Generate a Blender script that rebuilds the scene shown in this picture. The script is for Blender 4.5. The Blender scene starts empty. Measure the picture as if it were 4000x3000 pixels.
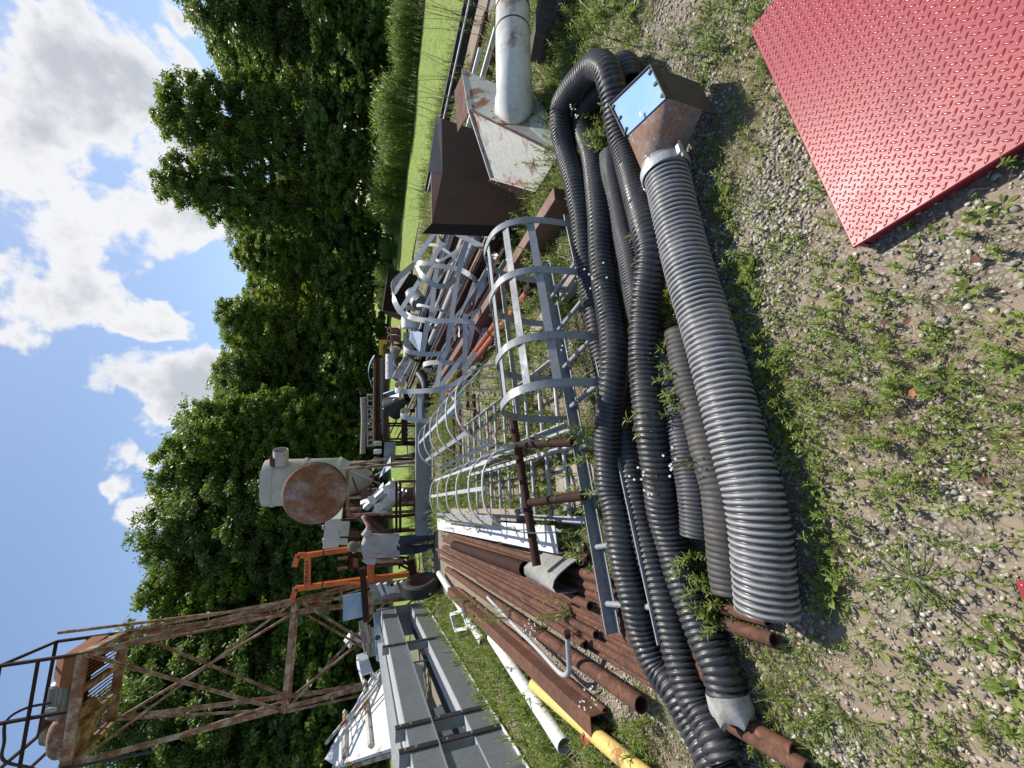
import bpy, bmesh, math, random
import numpy as np
from mathutils import Vector, Matrix
random.seed(7); np.random.seed(7)
R = math.radians
SC = bpy.context.scene
COL = SC.collection

# ------------------------------------------------------------------ camera
F_PX, HV, ROLL, CH = 1600.0, -580.0, 2.2, 1.5
_p = math.atan(-HV / F_PX); _r = R(ROLL)
_R0 = np.array([1, 0, 0.]); CF = np.array([0, math.cos(_p), -math.sin(_p)]); _U0 = np.array([0, math.sin(_p), math.cos(_p)])
CR = _R0 * math.cos(_r) + _U0 * math.sin(_r); CU = _U0 * math.cos(_r) - _R0 * math.sin(_r)
CP = np.array([0, 0, CH])
cam = bpy.data.cameras.new('camera'); camo = bpy.data.objects.new('camera', cam); COL.objects.link(camo)
cx, cy, cz = -CU, CR, -CF            # the phone was held sideways: picture right is world down
camo.matrix_world = Matrix(((cx[0], cy[0], cz[0], 0), (cx[1], cy[1], cz[1], 0), (cx[2], cy[2], cz[2], CH), (0, 0, 0, 1)))
cam.sensor_width = 36; cam.lens = F_PX / 4000 * 36; cam.clip_start = .02; cam.clip_end = 3000
SC.camera = camo

def ray(x, y): return CF * F_PX + CR * (1500 - y) - CU * (x - 2000)
def G(x, y, z=0.0):
    d = ray(x, y); return CP + d * ((z - CH) / d[2])
def D(x, y, Y):
    d = ray(x, y); return CP + d * (Y / d[1])
AX = np.array([-0.284, 0.959, 0.0]); AX /= np.linalg.norm(AX)     # the direction all the stored stock lies in
NX = np.array([AX[1], -AX[0], 0.0])
ZZ = np.array([0, 0, 1.0])
def along(pn, pf, z):
    a = G(pn[0], pn[1], z); best = None
    for t in np.arange(.2, 14, .02):
        q = a + AX * t - CP; zc = q @ CF
        x = 2000 - (q @ CU) / zc * F_PX; y = 1500 - (q @ CR) / zc * F_PX
        e = (x - pf[0]) ** 2 + (y - pf[1]) ** 2
        if best is None or e < best[0]: best = (e, t)
    return a, a + AX * best[1]

# ------------------------------------------------------------------ light
SUN_EL, SUN_AZ = 57.0, 30.0          # azimuth to the right of the view direction
sun = bpy.data.lights.new('sun', 'SUN'); suno = bpy.data.objects.new('sun', sun); COL.objects.link(suno)
sd = Vector((math.sin(R(SUN_AZ)) * math.cos(R(SUN_EL)), math.cos(R(SUN_AZ)) * math.cos(R(SUN_EL)), math.sin(R(SUN_EL))))
suno.rotation_euler = sd.to_track_quat('Z', 'Y').to_euler(); suno.location = (0, 0, 30)
sun.energy = 4.8; sun.angle = R(.5); sun.color = (1, .95, .86)
W = bpy.data.worlds.new('World'); SC.world = W; W.use_nodes = True
nt = W.node_tree; nt.nodes.clear()
def N(t, **k):
    n = nt.nodes.new(t)
    for a, b in k.items(): setattr(n, a, b)
    return n
def LK(a, b): nt.links.new(a, b)
def MA(op, a, b=None, c=None, clamp=False):
    n = N('ShaderNodeMath', operation=op, use_clamp=clamp)
    for i, v in enumerate((a, b, c)):
        if v is None: continue
        if isinstance(v, (int, float)): n.inputs[i].default_value = v
        else: LK(v, n.inputs[i])
    return n.outputs[0]
sky = N('ShaderNodeTexSky', sky_type='NISHITA'); sky.sun_disc = False
sky.sun_elevation = R(SUN_EL); sky.sun_rotation = R(SUN_AZ); sky.air_density = 1.0; sky.dust_density = .6; sky.ozone_density = 1.6
tc = N('ShaderNodeTexCoord')
vn = N('ShaderNodeVectorMath', operation='NORMALIZE'); LK(tc.outputs['Generated'], vn.inputs[0])
wn = N('ShaderNodeTexNoise'); wn.inputs['Scale'].default_value = 5.5; wn.inputs['Detail'].default_value = 4; LK(vn.outputs[0], wn.inputs['Vector'])
ws = N('ShaderNodeVectorMath', operation='SUBTRACT'); LK(wn.outputs['Color'], ws.inputs[0]); ws.inputs[1].default_value = (.5, .5, .5)
wv = N('ShaderNodeVectorMath', operation='MULTIPLY_ADD'); LK(ws.outputs[0], wv.inputs[0]); wv.inputs[1].default_value = (.3, .3, .3); LK(vn.outputs[0], wv.inputs[2])
wd = N('ShaderNodeVectorMath', operation='NORMALIZE'); LK(wv.outputs[0], wd.inputs[0])
nz = N('ShaderNodeTexNoise'); nz.inputs['Scale'].default_value = 4.2; nz.inputs['Detail'].default_value = 9; nz.inputs['Roughness'].default_value = .58; nz.inputs['Distortion'].default_value = .25
LK(vn.outputs[0], nz.inputs['Vector'])
nz2 = N('ShaderNodeTexNoise'); nz2.inputs['Scale'].default_value = 3.1; nz2.inputs['Detail'].default_value = 5
mp = N('ShaderNodeMapping'); mp.inputs['Location'].default_value = (3.1, .4, .9); LK(vn.outputs[0], mp.inputs['Vector']); LK(mp.outputs[0], nz2.inputs['Vector'])
blobs = [(180, 330, 330), (110, 640, 330), (430, 330, 330), (560, 520, 330), (330, 850, 360), (480, 1080, 290), (230, 1180, 330), (80, 1300, 240),
         (620, 760, 260), (480, 1500, 215), (640, 1520, 215), (470, 1760, 150), (420, 1930, 110), (600, 2000, 160), (690, 1050, 85), (690, 1260, 80),
         (640, 60, 110), (830, 1450, 90), (700, 900, 200), (20, 2930, 95), (0, 60, 90), (640, 300, 170)]
m = None
for x, y, rad in blobs:
    d = ray(x, y); d = d / np.linalg.norm(d)
    rad *= .9; e = ray(x + rad, y); e = e / np.linalg.norm(e); cr = float(d @ e)
    dt = N('ShaderNodeVectorMath', operation='DOT_PRODUCT'); LK(wd.outputs[0], dt.inputs[0]); dt.inputs[1].default_value = d
    v = MA('MULTIPLY', MA('DIVIDE', MA('SUBTRACT', dt.outputs['Value'], cr), 1 - cr), min(1., .35 + rad / 330))
    m = v if m is None else MA('SMOOTH_MAX', m, v, .25)
m = MA('MAXIMUM', m, -1.2)
dens = MA('ADD', MA('MULTIPLY', m, .8), MA('MULTIPLY', MA('SUBTRACT', nz.outputs['Fac'], .51), 4.3))
nz3 = N('ShaderNodeTexNoise'); nz3.inputs['Scale'].default_value = 13; nz3.inputs['Detail'].default_value = 7; nz3.inputs['Roughness'].default_value = .6; LK(vn.outputs[0], nz3.inputs['Vector'])
dens = MA('ADD', dens, MA('MULTIPLY', MA('SUBTRACT', nz3.outputs['Fac'], .5), 2.0))
mr = N('ShaderNodeMapRange', interpolation_type='SMOOTHSTEP'); LK(dens, mr.inputs['Value']); mr.inputs['From Min'].default_value = .08; mr.inputs['From Max'].default_value = .5
thick = N('ShaderNodeMapRange', interpolation_type='SMOOTHSTEP'); LK(MA('ADD', dens, MA('MULTIPLY', MA('SUBTRACT', nz2.outputs['Fac'], .5), 2.2)), thick.inputs['Value'])
thick.inputs['From Min'].default_value = .45; thick.inputs['From Max'].default_value = 1.35
cmx = N('ShaderNodeMix', data_type='RGBA'); LK(thick.outputs[0], cmx.inputs['Factor']); cmx.inputs['A'].default_value = (.98, .98, 1.0, 1); cmx.inputs['B'].default_value = (.6, .63, .69, 1)
b1 = N('ShaderNodeBackground'); LK(sky.outputs[0], b1.inputs['Color']); b1.inputs['Strength'].default_value = .118
b2 = N('ShaderNodeBackground'); LK(cmx.outputs['Result'], b2.inputs['Color']); b2.inputs['Strength'].default_value = .77
ms = N('ShaderNodeMixShader'); LK(MA('MULTIPLY', mr.outputs[0], .96), ms.inputs[0]); LK(b1.outputs[0], ms.inputs[1]); LK(b2.outputs[0], ms.inputs[2])
wo = N('ShaderNodeOutputWorld'); LK(ms.outputs[0], wo.inputs['Surface'])
SC.view_settings.view_transform = 'Standard'; SC.view_settings.look = 'None'; SC.view_settings.exposure = 0.3; SC.view_settings.gamma = 1.0
SC.render.engine = 'CYCLES'; SC.cycles.max_bounces = 6; SC.cycles.transparent_max_bounces = 4; SC.cycles.use_denoising = True

# ------------------------------------------------------------------ mesh helpers
def nrm(v):
    v = np.asarray(v, float); l = np.linalg.norm(v); return v / l if l > 1e-9 else v
class MB:
    def __init__(s): s.v = []; s.f = []; s.n = 0; s.at = []
    def add(s, v, f, at=0.0):
        v = np.asarray(v, float).reshape(-1, 3); s.v.append(v)
        for q in f: s.f.append(tuple(int(i) + s.n for i in q)); s.at.append(at)
        s.n += len(v); return s
    def box(s, c, size, ax=None):
        ax = np.eye(3) if ax is None else np.asarray(ax); h = np.asarray(size) / 2
        P = [np.asarray(c) + ax[0] * h[0] * i + ax[1] * h[1] * j + ax[2] * h[2] * k for k in (-1, 1) for j in (-1, 1) for i in (-1, 1)]
        return s.add(P, [(0, 2, 3, 1), (4, 5, 7, 6), (0, 1, 5, 4), (2, 6, 7, 3), (0, 4, 6, 2), (1, 3, 7, 5)])
    def sweep(s, a, b, prof, up=ZZ):
        a = np.asarray(a, float); b = np.asarray(b, float); d = nrm(b - a); x = nrm(np.cross(d, up)); y = np.cross(x, d); k = len(prof)
        P = [a + x * u + y * w for u, w in prof] + [b + x * u + y * w for u, w in prof]
        return s.add(P, [tuple((i, (i + 1) % k, k + (i + 1) % k, k + i)) for i in range(k)] + [tuple(range(k))[::-1], tuple(range(k, 2 * k))])
    def bar(s, a, b, w, h, up=ZZ): return s.sweep(a, b, [(-w/2, -h/2), (w/2, -h/2), (w/2, h/2), (-w/2, h/2)], up)
    def angle(s, a, b, w, h, t, up=ZZ): return s.sweep(a, b, [(0, 0), (w, 0), (w, t), (t, t), (t, h), (0, h)], up)
    def channel(s, a, b, w, h, t, up=ZZ):
        return s.sweep(a, b, [(0, -h/2), (w, -h/2), (w, -h/2+t), (t, -h/2+t), (t, h/2-t), (w, h/2-t), (w, h/2), (0, h/2)], up)
    def frames(s, pts):
        T = np.gradient(pts, axis=0); T = T / np.linalg.norm(T, axis=1)[:, None]
        u = nrm(np.cross(T[0], ZZ if abs(T[0][2]) < .9 else np.array([1., 0, 0]))); U = []
        for t in T:
            u = nrm(u - t * (u @ t)); U.append(u)
        U = np.array(U); return T, U, np.cross(T, U)
    def tube(s, pts, r, n=12, cap=True, at=0.0):
        pts = np.asarray(pts, float)
        if len(pts) == 2: pts = np.array([pts[0], pts[0] * .5 + pts[1] * .5, pts[1]])
        r = np.full(len(pts), r) if np.isscalar(r) else np.asarray(r)
        T, U, V = s.frames(pts); a = np.arange(n) * 2 * math.pi / n; m = len(pts)
        P = (pts[:, None] + (U[:, None] * np.cos(a)[None, :, None] + V[:, None] * np.sin(a)[None, :, None]) * r[:, None, None]).reshape(-1, 3)
        f = [(i*n+j, i*n+(j+1) % n, (i+1)*n+(j+1) % n, (i+1)*n+j) for i in range(m-1) for j in range(n)]
        if cap: f += [tuple(range(n))[::-1], tuple(range((m-1)*n, m*n))]
        return s.add(P, f, at)
    def pipe(s, a, b, r, t=.006, n=16):
        a = np.asarray(a, float); b = np.asarray(b, float); d = nrm(b - a); pts = [a, b]
        ri = max(r - t, r * .7); u = nrm(np.cross(d, ZZ if abs(d[2]) < .9 else np.array([1., 0, 0]))); v = np.cross(d, u)
        rings = [(a, r), (b, r), (b, ri), (a, ri)]
        P = [c + (u * math.cos(k*2*math.pi/n) + v * math.sin(k*2*math.pi/n)) * q for c, q in rings for k in range(n)]
        f = []
        for i in range(4):
            j = (i + 1) % 4
            f += [(i*n+k, i*n+(k+1) % n, j*n+(k+1) % n, j*n+k) for k in range(n)]
        return s.add(P, f)
    def lathe(s, prof, o, ax, n=24):
        o = np.asarray(o, float); ax = nrm(ax); u = nrm(np.cross(ax, ZZ if abs(ax[2]) < .9 else np.array([1., 0, 0]))); v = np.cross(ax, u); m = len(prof)
        P = [o + ax * h + (u * math.cos(k*2*math.pi/n) + v * math.sin(k*2*math.pi/n)) * q for q, h in prof for k in range(n)]
        return s.add(P, [(i*n+k, i*n+(k+1) % n, (i+1)*n+(k+1) % n, (i+1)*n+k) for i in range(m-1) for k in range(n)])
    def plate(s, poly, tv):
        P = [np.asarray(p, float) for p in poly]; k = len(P); tv = np.asarray(tv, float)
        return s.add(P + [p + tv for p in P], [tuple(range(k)), tuple(range(k, 2*k))[::-1]] + [(i, k+i, k+(i+1) % k, (i+1) % k) for i in range(k)])
    def loft(s, rings, cap=True):
        n = len(rings[0]); m = len(rings); P = np.array(rings).reshape(-1, 3)
        f = [(i*n+j, i*n+(j+1) % n, (i+1)*n+(j+1) % n, (i+1)*n+j) for i in range(m-1) for j in range(n)]
        if cap: f += [tuple(range(n))[::-1], tuple(range((m-1)*n, m*n))]
        return s.add(P, f)
    def strip(s, pts, wdir, w, t):
        pts = np.asarray(pts, float); T = np.gradient(pts, axis=0); T = T / np.linalg.norm(T, axis=1)[:, None]
        wd = np.asarray(wdir, float); wd = np.repeat(wd[None], len(pts), 0) if wd.ndim == 1 else wd
        rings = []
        for p, tt, q in zip(pts, T, wd):
            q = nrm(q - tt * (q @ tt)); o = np.cross(tt, q)
            rings.append([p - q*w/2 - o*t/2, p + q*w/2 - o*t/2, p + q*w/2 + o*t/2, p - q*w/2 + o*t/2])
        return s.loft(rings)
    def sphere(s, c, r, n=10, m=7):
        c = np.asarray(c, float); r = np.asarray(r, float) * np.ones(3)
        return s.lathe([(1e-4, -1)] + [(math.sin(math.pi*i/m), -math.cos(math.pi*i/m)) for i in range(1, m)] + [(1e-4, 1)], (0, 0, 0), ZZ, n)._sc(c, r)
    def _sc(s, c, r): s.v[-1] = s.v[-1] * r + c; return s
    def mesh(s, name, off, smooth=35, mat=None):
        V = np.concatenate(s.v) - off; me = bpy.data.meshes.new(name)
        me.from_pydata(V.tolist(), [], s.f)
        if any(s.at):
            a = me.attributes.new('var', 'FLOAT', 'FACE'); a.data.foreach_set('value', np.array(s.at, dtype=np.float32))
        bm = bmesh.new(); bm.from_mesh(me); bmesh.ops.recalc_face_normals(bm, faces=bm.faces); bm.to_mesh(me); bm.free()
        if smooth:
            me.polygons.foreach_set('use_smooth', [True] * len(me.polygons)); me.set_sharp_from_angle(angle=R(smooth))
        if mat: me.materials.append(mat)
        return me
LOC = {}
def tag(o, label=None, cat=None, group=None, kind=None):
    if label: o['label'] = label
    if cat: o['category'] = cat
    if group: o['group'] = group
    if kind: o['kind'] = kind
    return o
def root(name, label, cat, loc, group=None):
    o = bpy.data.objects.new(name, None); COL.objects.link(o); o.location = loc; o.empty_display_size = .1
    LOC[o.name] = np.asarray(loc, float); return tag(o, label, cat, group)
def part(mb, name, mat, parent, smooth=35, label=None, bevel=0):
    off = LOC[parent.name]; me = mb.mesh(name, off, smooth, mat)
    o = bpy.data.objects.new(name, me); COL.objects.link(o); o.parent = parent; LOC[o.name] = off
    if label: o['label'] = label
    if bevel: bev(o, bevel)
    return o
def bev(o, w):
    b = o.modifiers.new('bevel', 'BEVEL'); b.width = w; b.segments = 2; b.limit_method = 'ANGLE'; b.angle_limit = R(40)
def thing(mb, name, mat, label=None, cat=None, group=None, kind=None, smooth=35, bevel=0):
    V = np.concatenate(mb.v); off = np.array([(V[:, 0].min()+V[:, 0].max())/2, (V[:, 1].min()+V[:, 1].max())/2, V[:, 2].min()])
    me = mb.mesh(name, off, smooth, mat); o = bpy.data.objects.new(name, me); COL.objects.link(o); o.location = off; LOC[o.name] = off
    if bevel: bev(o, bevel)
    return tag(o, label, cat, group, kind)
def spline(P, step):
    P = np.asarray(P, float); Q = np.vstack([2*P[0]-P[1], P, 2*P[-1]-P[-2]]); out = []
    for i in range(1, len(Q)-2):
        a, b, c, d = Q[i-1:i+3]
        for t in np.linspace(0, 1, 24, endpoint=False):
            out.append(.5*((2*b)+(c-a)*t+(2*a-5*b+4*c-d)*t*t+(3*b-a-3*c+d)*t**3))
    out.append(P[-1]); out = np.array(out)
    s = np.concatenate([[0], np.cumsum(np.linalg.norm(np.diff(out, axis=0), axis=1))]); k = max(3, int(s[-1]/step)+1); q = np.linspace(0, s[-1], k)
    return np.stack([np.interp(q, s, out[:, i]) for i in range(3)], 1)

# ------------------------------------------------------------------ materials
class NT:
    def __init__(s, name):
        s.m = bpy.data.materials.new(name); s.m.use_nodes = True; s.t = s.m.node_tree; s.t.nodes.clear()
        s.out = s.n('ShaderNodeOutputMaterial')
    def n(s, t, **k):
        x = s.t.nodes.new(t)
        for a, b in k.items(): setattr(x, a, b)
        return x
    def l(s, a, b): s.t.links.new(a, b)
    def coord(s, stretch=(1, 1, 1)):
        tc = s.n('ShaderNodeTexCoord'); oi = s.n('ShaderNodeObjectInfo'); mu = s.n('ShaderNodeMath', operation='MULTIPLY'); s.l(oi.outputs['Random'], mu.inputs[0]); mu.inputs[1].default_value = 41.0
        ad = s.n('ShaderNodeVectorMath', operation='ADD'); s.l(tc.outputs['Object'], ad.inputs[0]); s.l(mu.outputs[0], ad.inputs[1])
        mp = s.n('ShaderNodeMapping'); mp.inputs['Scale'].default_value = stretch; s.l(ad.outputs[0], mp.inputs['Vector']); return mp.outputs[0]
    def noise(s, v, sc, det=5, ro=.6, dist=0):
        x = s.n('ShaderNodeTexNoise'); x.inputs['Scale'].default_value = sc; x.inputs['Detail'].default_value = det; x.inputs['Roughness'].default_value = ro; x.inputs['Distortion'].default_value = dist
        if v is not None: s.l(v, x.inputs['Vector'])
        return x.outputs['Fac']
    def rng(s, v, a, b, c=0., d=1.):
        x = s.n('ShaderNodeMapRange', interpolation_type='SMOOTHSTEP'); s.l(v, x.inputs['Value'])
        for k, q in zip(('From Min', 'From Max', 'To Min', 'To Max'), (a, b, c, d)): x.inputs[k].default_value = q
        return x.outputs[0]
    def mix(s, f, a, b):
        x = s.n('ShaderNodeMix', data_type='RGBA')
        if isinstance(f, (int, float)): x.inputs['Factor'].default_value = f
        else: s.l(f, x.inputs['Factor'])
        for k, q in (('A', a), ('B', b)):
            if isinstance(q, tuple): x.inputs[k].default_value = q if len(q) == 4 else q + (1,)
            else: s.l(q, x.inputs[k])
        return x.outputs['Result']
    def bump(s, h, st=.3, dist=.01):
        x = s.n('ShaderNodeBump'); x.inputs['Strength'].default_value = st; x.inputs['Distance'].default_value = dist; s.l(h, x.inputs['Height']); return x.outputs[0]
    def bsdf(s, col, rough=.5, metal=0., nor=None, spec=None):
        x = s.n('ShaderNodeBsdfPrincipled')
        for k, q in (('Base Color', col), ('Roughness', rough), ('Metallic', metal)):
            if isinstance(q, tuple): x.inputs[k].default_value = q if len(q) == 4 else q + (1,)
            elif isinstance(q, (int, float)): x.inputs[k].default_value = q
            else: s.l(q, x.inputs[k])
        if nor is not None: s.l(nor, x.inputs['Normal'])
        if spec is not None: x.inputs['Specular IOR Level'].default_value = spec
        s.l(x.outputs[0], s.out.inputs['Surface']); return x
def mt(name, base, col2, amt=.5, sc=4, soft=.12, rough=.55, rough2=.85, metal=0., fine=.25, stretch=(1, 1, 1), bump=.25, bsc=40, col3=None, amt3=.3, sc3=15, spec=.4):
    """two-tone weathered surface: base with patches of col2 (and flecks of col3), fine mottling, bump"""
    k = NT(name); v = k.coord(stretch); f = k.rng(k.noise(v, sc, 6, .65), 1-amt-soft+(amt-.5)*.55, 1-amt+soft+(amt-.5)*.55)
    c = k.mix(f, base, col2)
    if col3: c = k.mix(k.rng(k.noise(v, sc3, 4), 1-amt3-.05, 1-amt3+.05), c, col3)
    fn = k.noise(v, sc*9, 4); dk = k.mix(k.rng(fn, .3, .7), tuple(1-fine for _ in range(3)), (1+fine*.3,)*3)
    mu = k.n('ShaderNodeMix', data_type='RGBA', blend_type='MULTIPLY'); mu.inputs['Factor'].default_value = 1; k.l(c, mu.inputs['A']); k.l(dk, mu.inputs['B'])
    rr = k.rng(f, 0, 1, rough, rough2); mm = k.rng(f, 0, 1, metal, 0) if metal else 0.
    k.bsdf(mu.outputs['Result'], rr, mm, k.bump(k.noise(v, bsc, 5), bump, .004), spec); return k.m

RUST = mt('rust', (.16, .068, .039), (.085, .041, .029), .5, 5, .2, .8, .9, fine=.35, stretch=(1, 1, 1), col3=(.24, .105, .055), amt3=.36, sc3=22, bump=.5, bsc=70)
RUSTD = mt('dark_rust', (.04, .021, .017), (.062, .03, .022), .45, 3, .2, .7, .85, fine=.25, spec=.12, col3=(.085, .042, .03), amt3=.25, sc3=9, bump=.3)
BROWN = mt('brown_primer', (.2, .1, .075), (.13, .06, .042), .4, 3, .2, .55, .75, fine=.2)
GALV = mt('galvanised_steel', (.52, .53, .54), (.4, .41, .42), .5, 9, .25, .42, .6, metal=.35, fine=.15, bump=.08, col3=(.62, .64, .66), amt3=.35, sc3=28)
GALVD = mt('dull_galvanised', (.35, .365, .375), (.25, .265, .275), .5, 6, .25, .45, .65, metal=.25, fine=.2, bump=.1, col3=(.2, .12, .08), amt3=.31, sc3=5)
GALVRED = mt('galvanised_with_red_marks', (.5, .51, .52), (.4, .41, .42), .5, 9, .25, .42, .6, metal=.3, fine=.15, bump=.08, col3=(.34, .07, .06), amt3=.34, sc3=4)
GREYP = mt('grey_painted_steel', (.2, .218, .235), (.155, .172, .185), .5, 2, .3, .38, .5, metal=.25, fine=.12, bump=.06, col3=(.2, .21, .225), amt3=.3, sc3=5)
WHITEP = mt('white_painted_steel', (.68, .68, .64), (.3, .15, .08), .3, 2.6, .07, .5, .85, fine=.12, bump=.12, col3=(.55, .54, .49), amt3=.42, sc3=3)
CREAM = mt('cream_painted_steel', (.48, .47, .42), (.25, .115, .055), .36, 3.2, .05, .5, .85, fine=.15, bump=.12, col3=(.47, .46, .42), amt3=.42, sc3=2)
WHITEC = mt('clean_white_paint', (.76, .77, .77), (.6, .6, .57), .4, 3, .2, .5, .6, fine=.1, bump=.06)
PVC = mt('white_plastic', (.78, .78, .75), (.6, .58, .52), .4, 4, .2, .45, .6, fine=.12, bump=.05)
YELLOW = mt('yellow_paint', (.72, .53, .16), (.35, .16, .07), .3, 5, .05, .5, .8, fine=.15, col3=(.78, .62, .27), amt3=.4, sc3=6)
YELLOWB = mt('safety_yellow', (.85, .52, .03), (.7, .42, .03), .4, 3, .2, .5, .6, fine=.1)
ORANGE = mt('orange_paint', (.72, .17, .04), (.5, .1, .03), .35, 4, .15, .5, .7, fine=.15)
REDPRM = mt('red_primer', (.4, .1, .05), (.25, .07, .04), .4, 5, .15, .6, .8, fine=.25)
WOOD = mt('weathered_timber', (.42, .37, .31), (.27, .22, .18), .5, 3, .2, .85, .9, fine=.3, stretch=(6, 6, .8), bump=.6, bsc=30)
WOODD = mt('dark_timber', (.13, .11, .1), (.08, .065, .06), .5, 3, .2, .85, .9, fine=.3, stretch=(5, 5, .8), bump=.5, bsc=30)
TOWER = mt('flaking_paint_on_rust', (.25, .115, .062), (.47, .38, .28), .43, 5, .12, .8, .6, fine=.3, bump=.35, col3=(.3, .14, .075), amt3=.35, sc3=8)
HOODM = mt('blackened_rust', (.017, .0105, .0085), (.028, .015, .011), .45, 3, .2, .75, .9, fine=.25, spec=.1, col3=(.06, .032, .024), amt3=.24, sc3=7, bump=.3)
DISC = mt('rusty_tank_head', (.23, .09, .035), (.45, .37, .34), .34, 2.2, .16, .75, .6, fine=.3, stretch=(1, 1, .6), bump=.2, col3=(.33, .14, .06), amt3=.4, sc3=5)
BELT = mt('grey_belting', (.33, .32, .3), (.26, .25, .235), .5, 2.5, .2, .85, .9, fine=.18, col3=(.42, .35, .26), amt3=.3, sc3=3, bump=.3, bsc=160)
BLACKM = mt('black_steel', (.025, .024, .025), (.05, .04, .035), .4, 3, .2, .5, .7, fine=.2)
TYRE = mt('tyre_rubber', (.03, .03, .031), (.06, .057, .053), .45, 4, .2, .75, .9, fine=.2)
BLUE = mt('sky_reflection_sheet', (.2, .37, .6), (.25, .43, .65), .5, 2, .3, .3, .35, fine=.06, bump=.02)  # blue of the reflected sky put into the sheet's base colour
BLUEG = mt('blue_grey_paint', (.25, .35, .47), (.36, .45, .55), .45, 3, .12, .45, .6, fine=.15)
REDLUG = mt('red_worn_lugs', (.32, .03, .043), (.26, .03, .04), .4, 5, .25, .2, .3, fine=.1, bump=.02, col3=(.2, .05, .05), amt3=.3, sc3=6)
TANK = mt('tank_paint', (.52, .51, .46), (.4, .36, .3), .34, 1.6, .2, .5, .6, fine=.08, bump=.04)
SMOOTHG = mt('smooth_grey_sheet', (.27, .29, .31), (.22, .235, .25), .5, 2, .3, .4, .5, metal=.3, fine=.1, bump=.05)
GREEN = mt('green_paint', (.16, .3, .22), (.1, .17, .12), .4, 5, .15, .5, .7, fine=.2)
REDPL = mt('red_gloss_paint', (.3, .027, .04), (.26, .026, .038), .45, 4, .25, .36, .46, fine=.07, bump=.03, col3=(.34, .05, .05), amt3=.26, sc3=9)
CONC = mt('grey_block', (.42, .41, .39), (.32, .31, .3), .5, 6, .2, .9, .95, fine=.2, bump=.5)
SKIN = mt('skin', (.5, .27, .19), (.42, .2, .14), .5, 9, .2, .55, .6, fine=.08)
SHIRT = mt('pale_cotton', (.46, .45, .45), (.33, .3, .29), .45, 5, .25, .9, .95, fine=.1, bump=.4, bsc=14)
JEANS = mt('dark_denim', (.03, .042, .07), (.05, .065, .1), .5, 8, .25, .9, .95, fine=.2, bump=.3)
CAPM = mt('khaki_cotton', (.2, .18, .12), (.15, .135, .09), .5, 12, .2, .9, .95, fine=.2)
BOOT = mt('boot_leather', (.03, .024, .02), (.06, .045, .035), .5, 9, .2, .6, .8)
BARK = mt('bark', (.13, .105, .085), (.075, .06, .05), .5, 5, .15, .9, .95, fine=.3, stretch=(1, 1, .25), bump=.8, bsc=20)
INK = mt('black_lettering', (.02, .02, .02), (.03, .03, .03), .5, 5)

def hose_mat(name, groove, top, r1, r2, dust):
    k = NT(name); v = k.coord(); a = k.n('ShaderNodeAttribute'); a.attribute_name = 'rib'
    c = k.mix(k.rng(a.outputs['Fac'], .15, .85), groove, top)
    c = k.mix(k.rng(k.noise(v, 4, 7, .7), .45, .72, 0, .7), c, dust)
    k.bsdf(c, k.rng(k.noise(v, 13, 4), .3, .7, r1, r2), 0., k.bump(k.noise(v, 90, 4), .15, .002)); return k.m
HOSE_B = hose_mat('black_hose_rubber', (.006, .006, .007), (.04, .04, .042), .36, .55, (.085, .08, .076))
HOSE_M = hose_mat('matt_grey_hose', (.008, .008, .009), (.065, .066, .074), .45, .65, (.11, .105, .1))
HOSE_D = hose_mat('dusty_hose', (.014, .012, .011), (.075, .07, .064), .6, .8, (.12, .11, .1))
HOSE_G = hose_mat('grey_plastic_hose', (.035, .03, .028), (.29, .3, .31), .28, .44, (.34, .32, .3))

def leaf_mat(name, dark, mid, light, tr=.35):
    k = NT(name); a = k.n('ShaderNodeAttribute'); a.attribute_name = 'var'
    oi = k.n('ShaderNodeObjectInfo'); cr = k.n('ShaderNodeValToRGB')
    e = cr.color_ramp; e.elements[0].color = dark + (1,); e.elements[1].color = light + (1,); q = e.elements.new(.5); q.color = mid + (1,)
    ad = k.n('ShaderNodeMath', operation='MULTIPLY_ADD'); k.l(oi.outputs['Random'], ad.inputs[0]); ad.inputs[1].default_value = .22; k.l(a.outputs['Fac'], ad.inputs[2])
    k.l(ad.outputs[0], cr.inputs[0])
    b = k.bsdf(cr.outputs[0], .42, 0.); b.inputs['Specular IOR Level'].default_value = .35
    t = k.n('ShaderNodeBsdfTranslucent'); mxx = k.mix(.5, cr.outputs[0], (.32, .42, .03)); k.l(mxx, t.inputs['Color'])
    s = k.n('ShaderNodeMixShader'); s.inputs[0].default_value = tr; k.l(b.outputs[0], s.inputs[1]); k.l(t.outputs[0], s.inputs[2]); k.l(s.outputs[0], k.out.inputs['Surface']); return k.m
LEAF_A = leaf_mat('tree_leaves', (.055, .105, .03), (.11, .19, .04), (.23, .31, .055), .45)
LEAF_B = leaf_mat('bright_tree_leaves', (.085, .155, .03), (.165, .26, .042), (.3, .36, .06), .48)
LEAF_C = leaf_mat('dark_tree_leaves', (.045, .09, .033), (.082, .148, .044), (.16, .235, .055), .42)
WEED = leaf_mat('weed_leaves', (.085, .13, .03), (.155, .215, .045), (.26, .32, .075), .4)
REED = leaf_mat('reed_leaves', (.09, .17, .04), (.17, .28, .06), (.3, .38, .1), .45)
GRASS = leaf_mat('grass_blades', (.09, .14, .035), (.15, .21, .045), (.27, .26, .1), .3)
PETAL = NT('white_petals'); PETAL.bsdf((.7, .7, .66), .6); PETAL = PETAL.m
DRY = leaf_mat('dry_stalks', (.15, .1, .05), (.22, .16, .08), (.3, .25, .12), .2)

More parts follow.
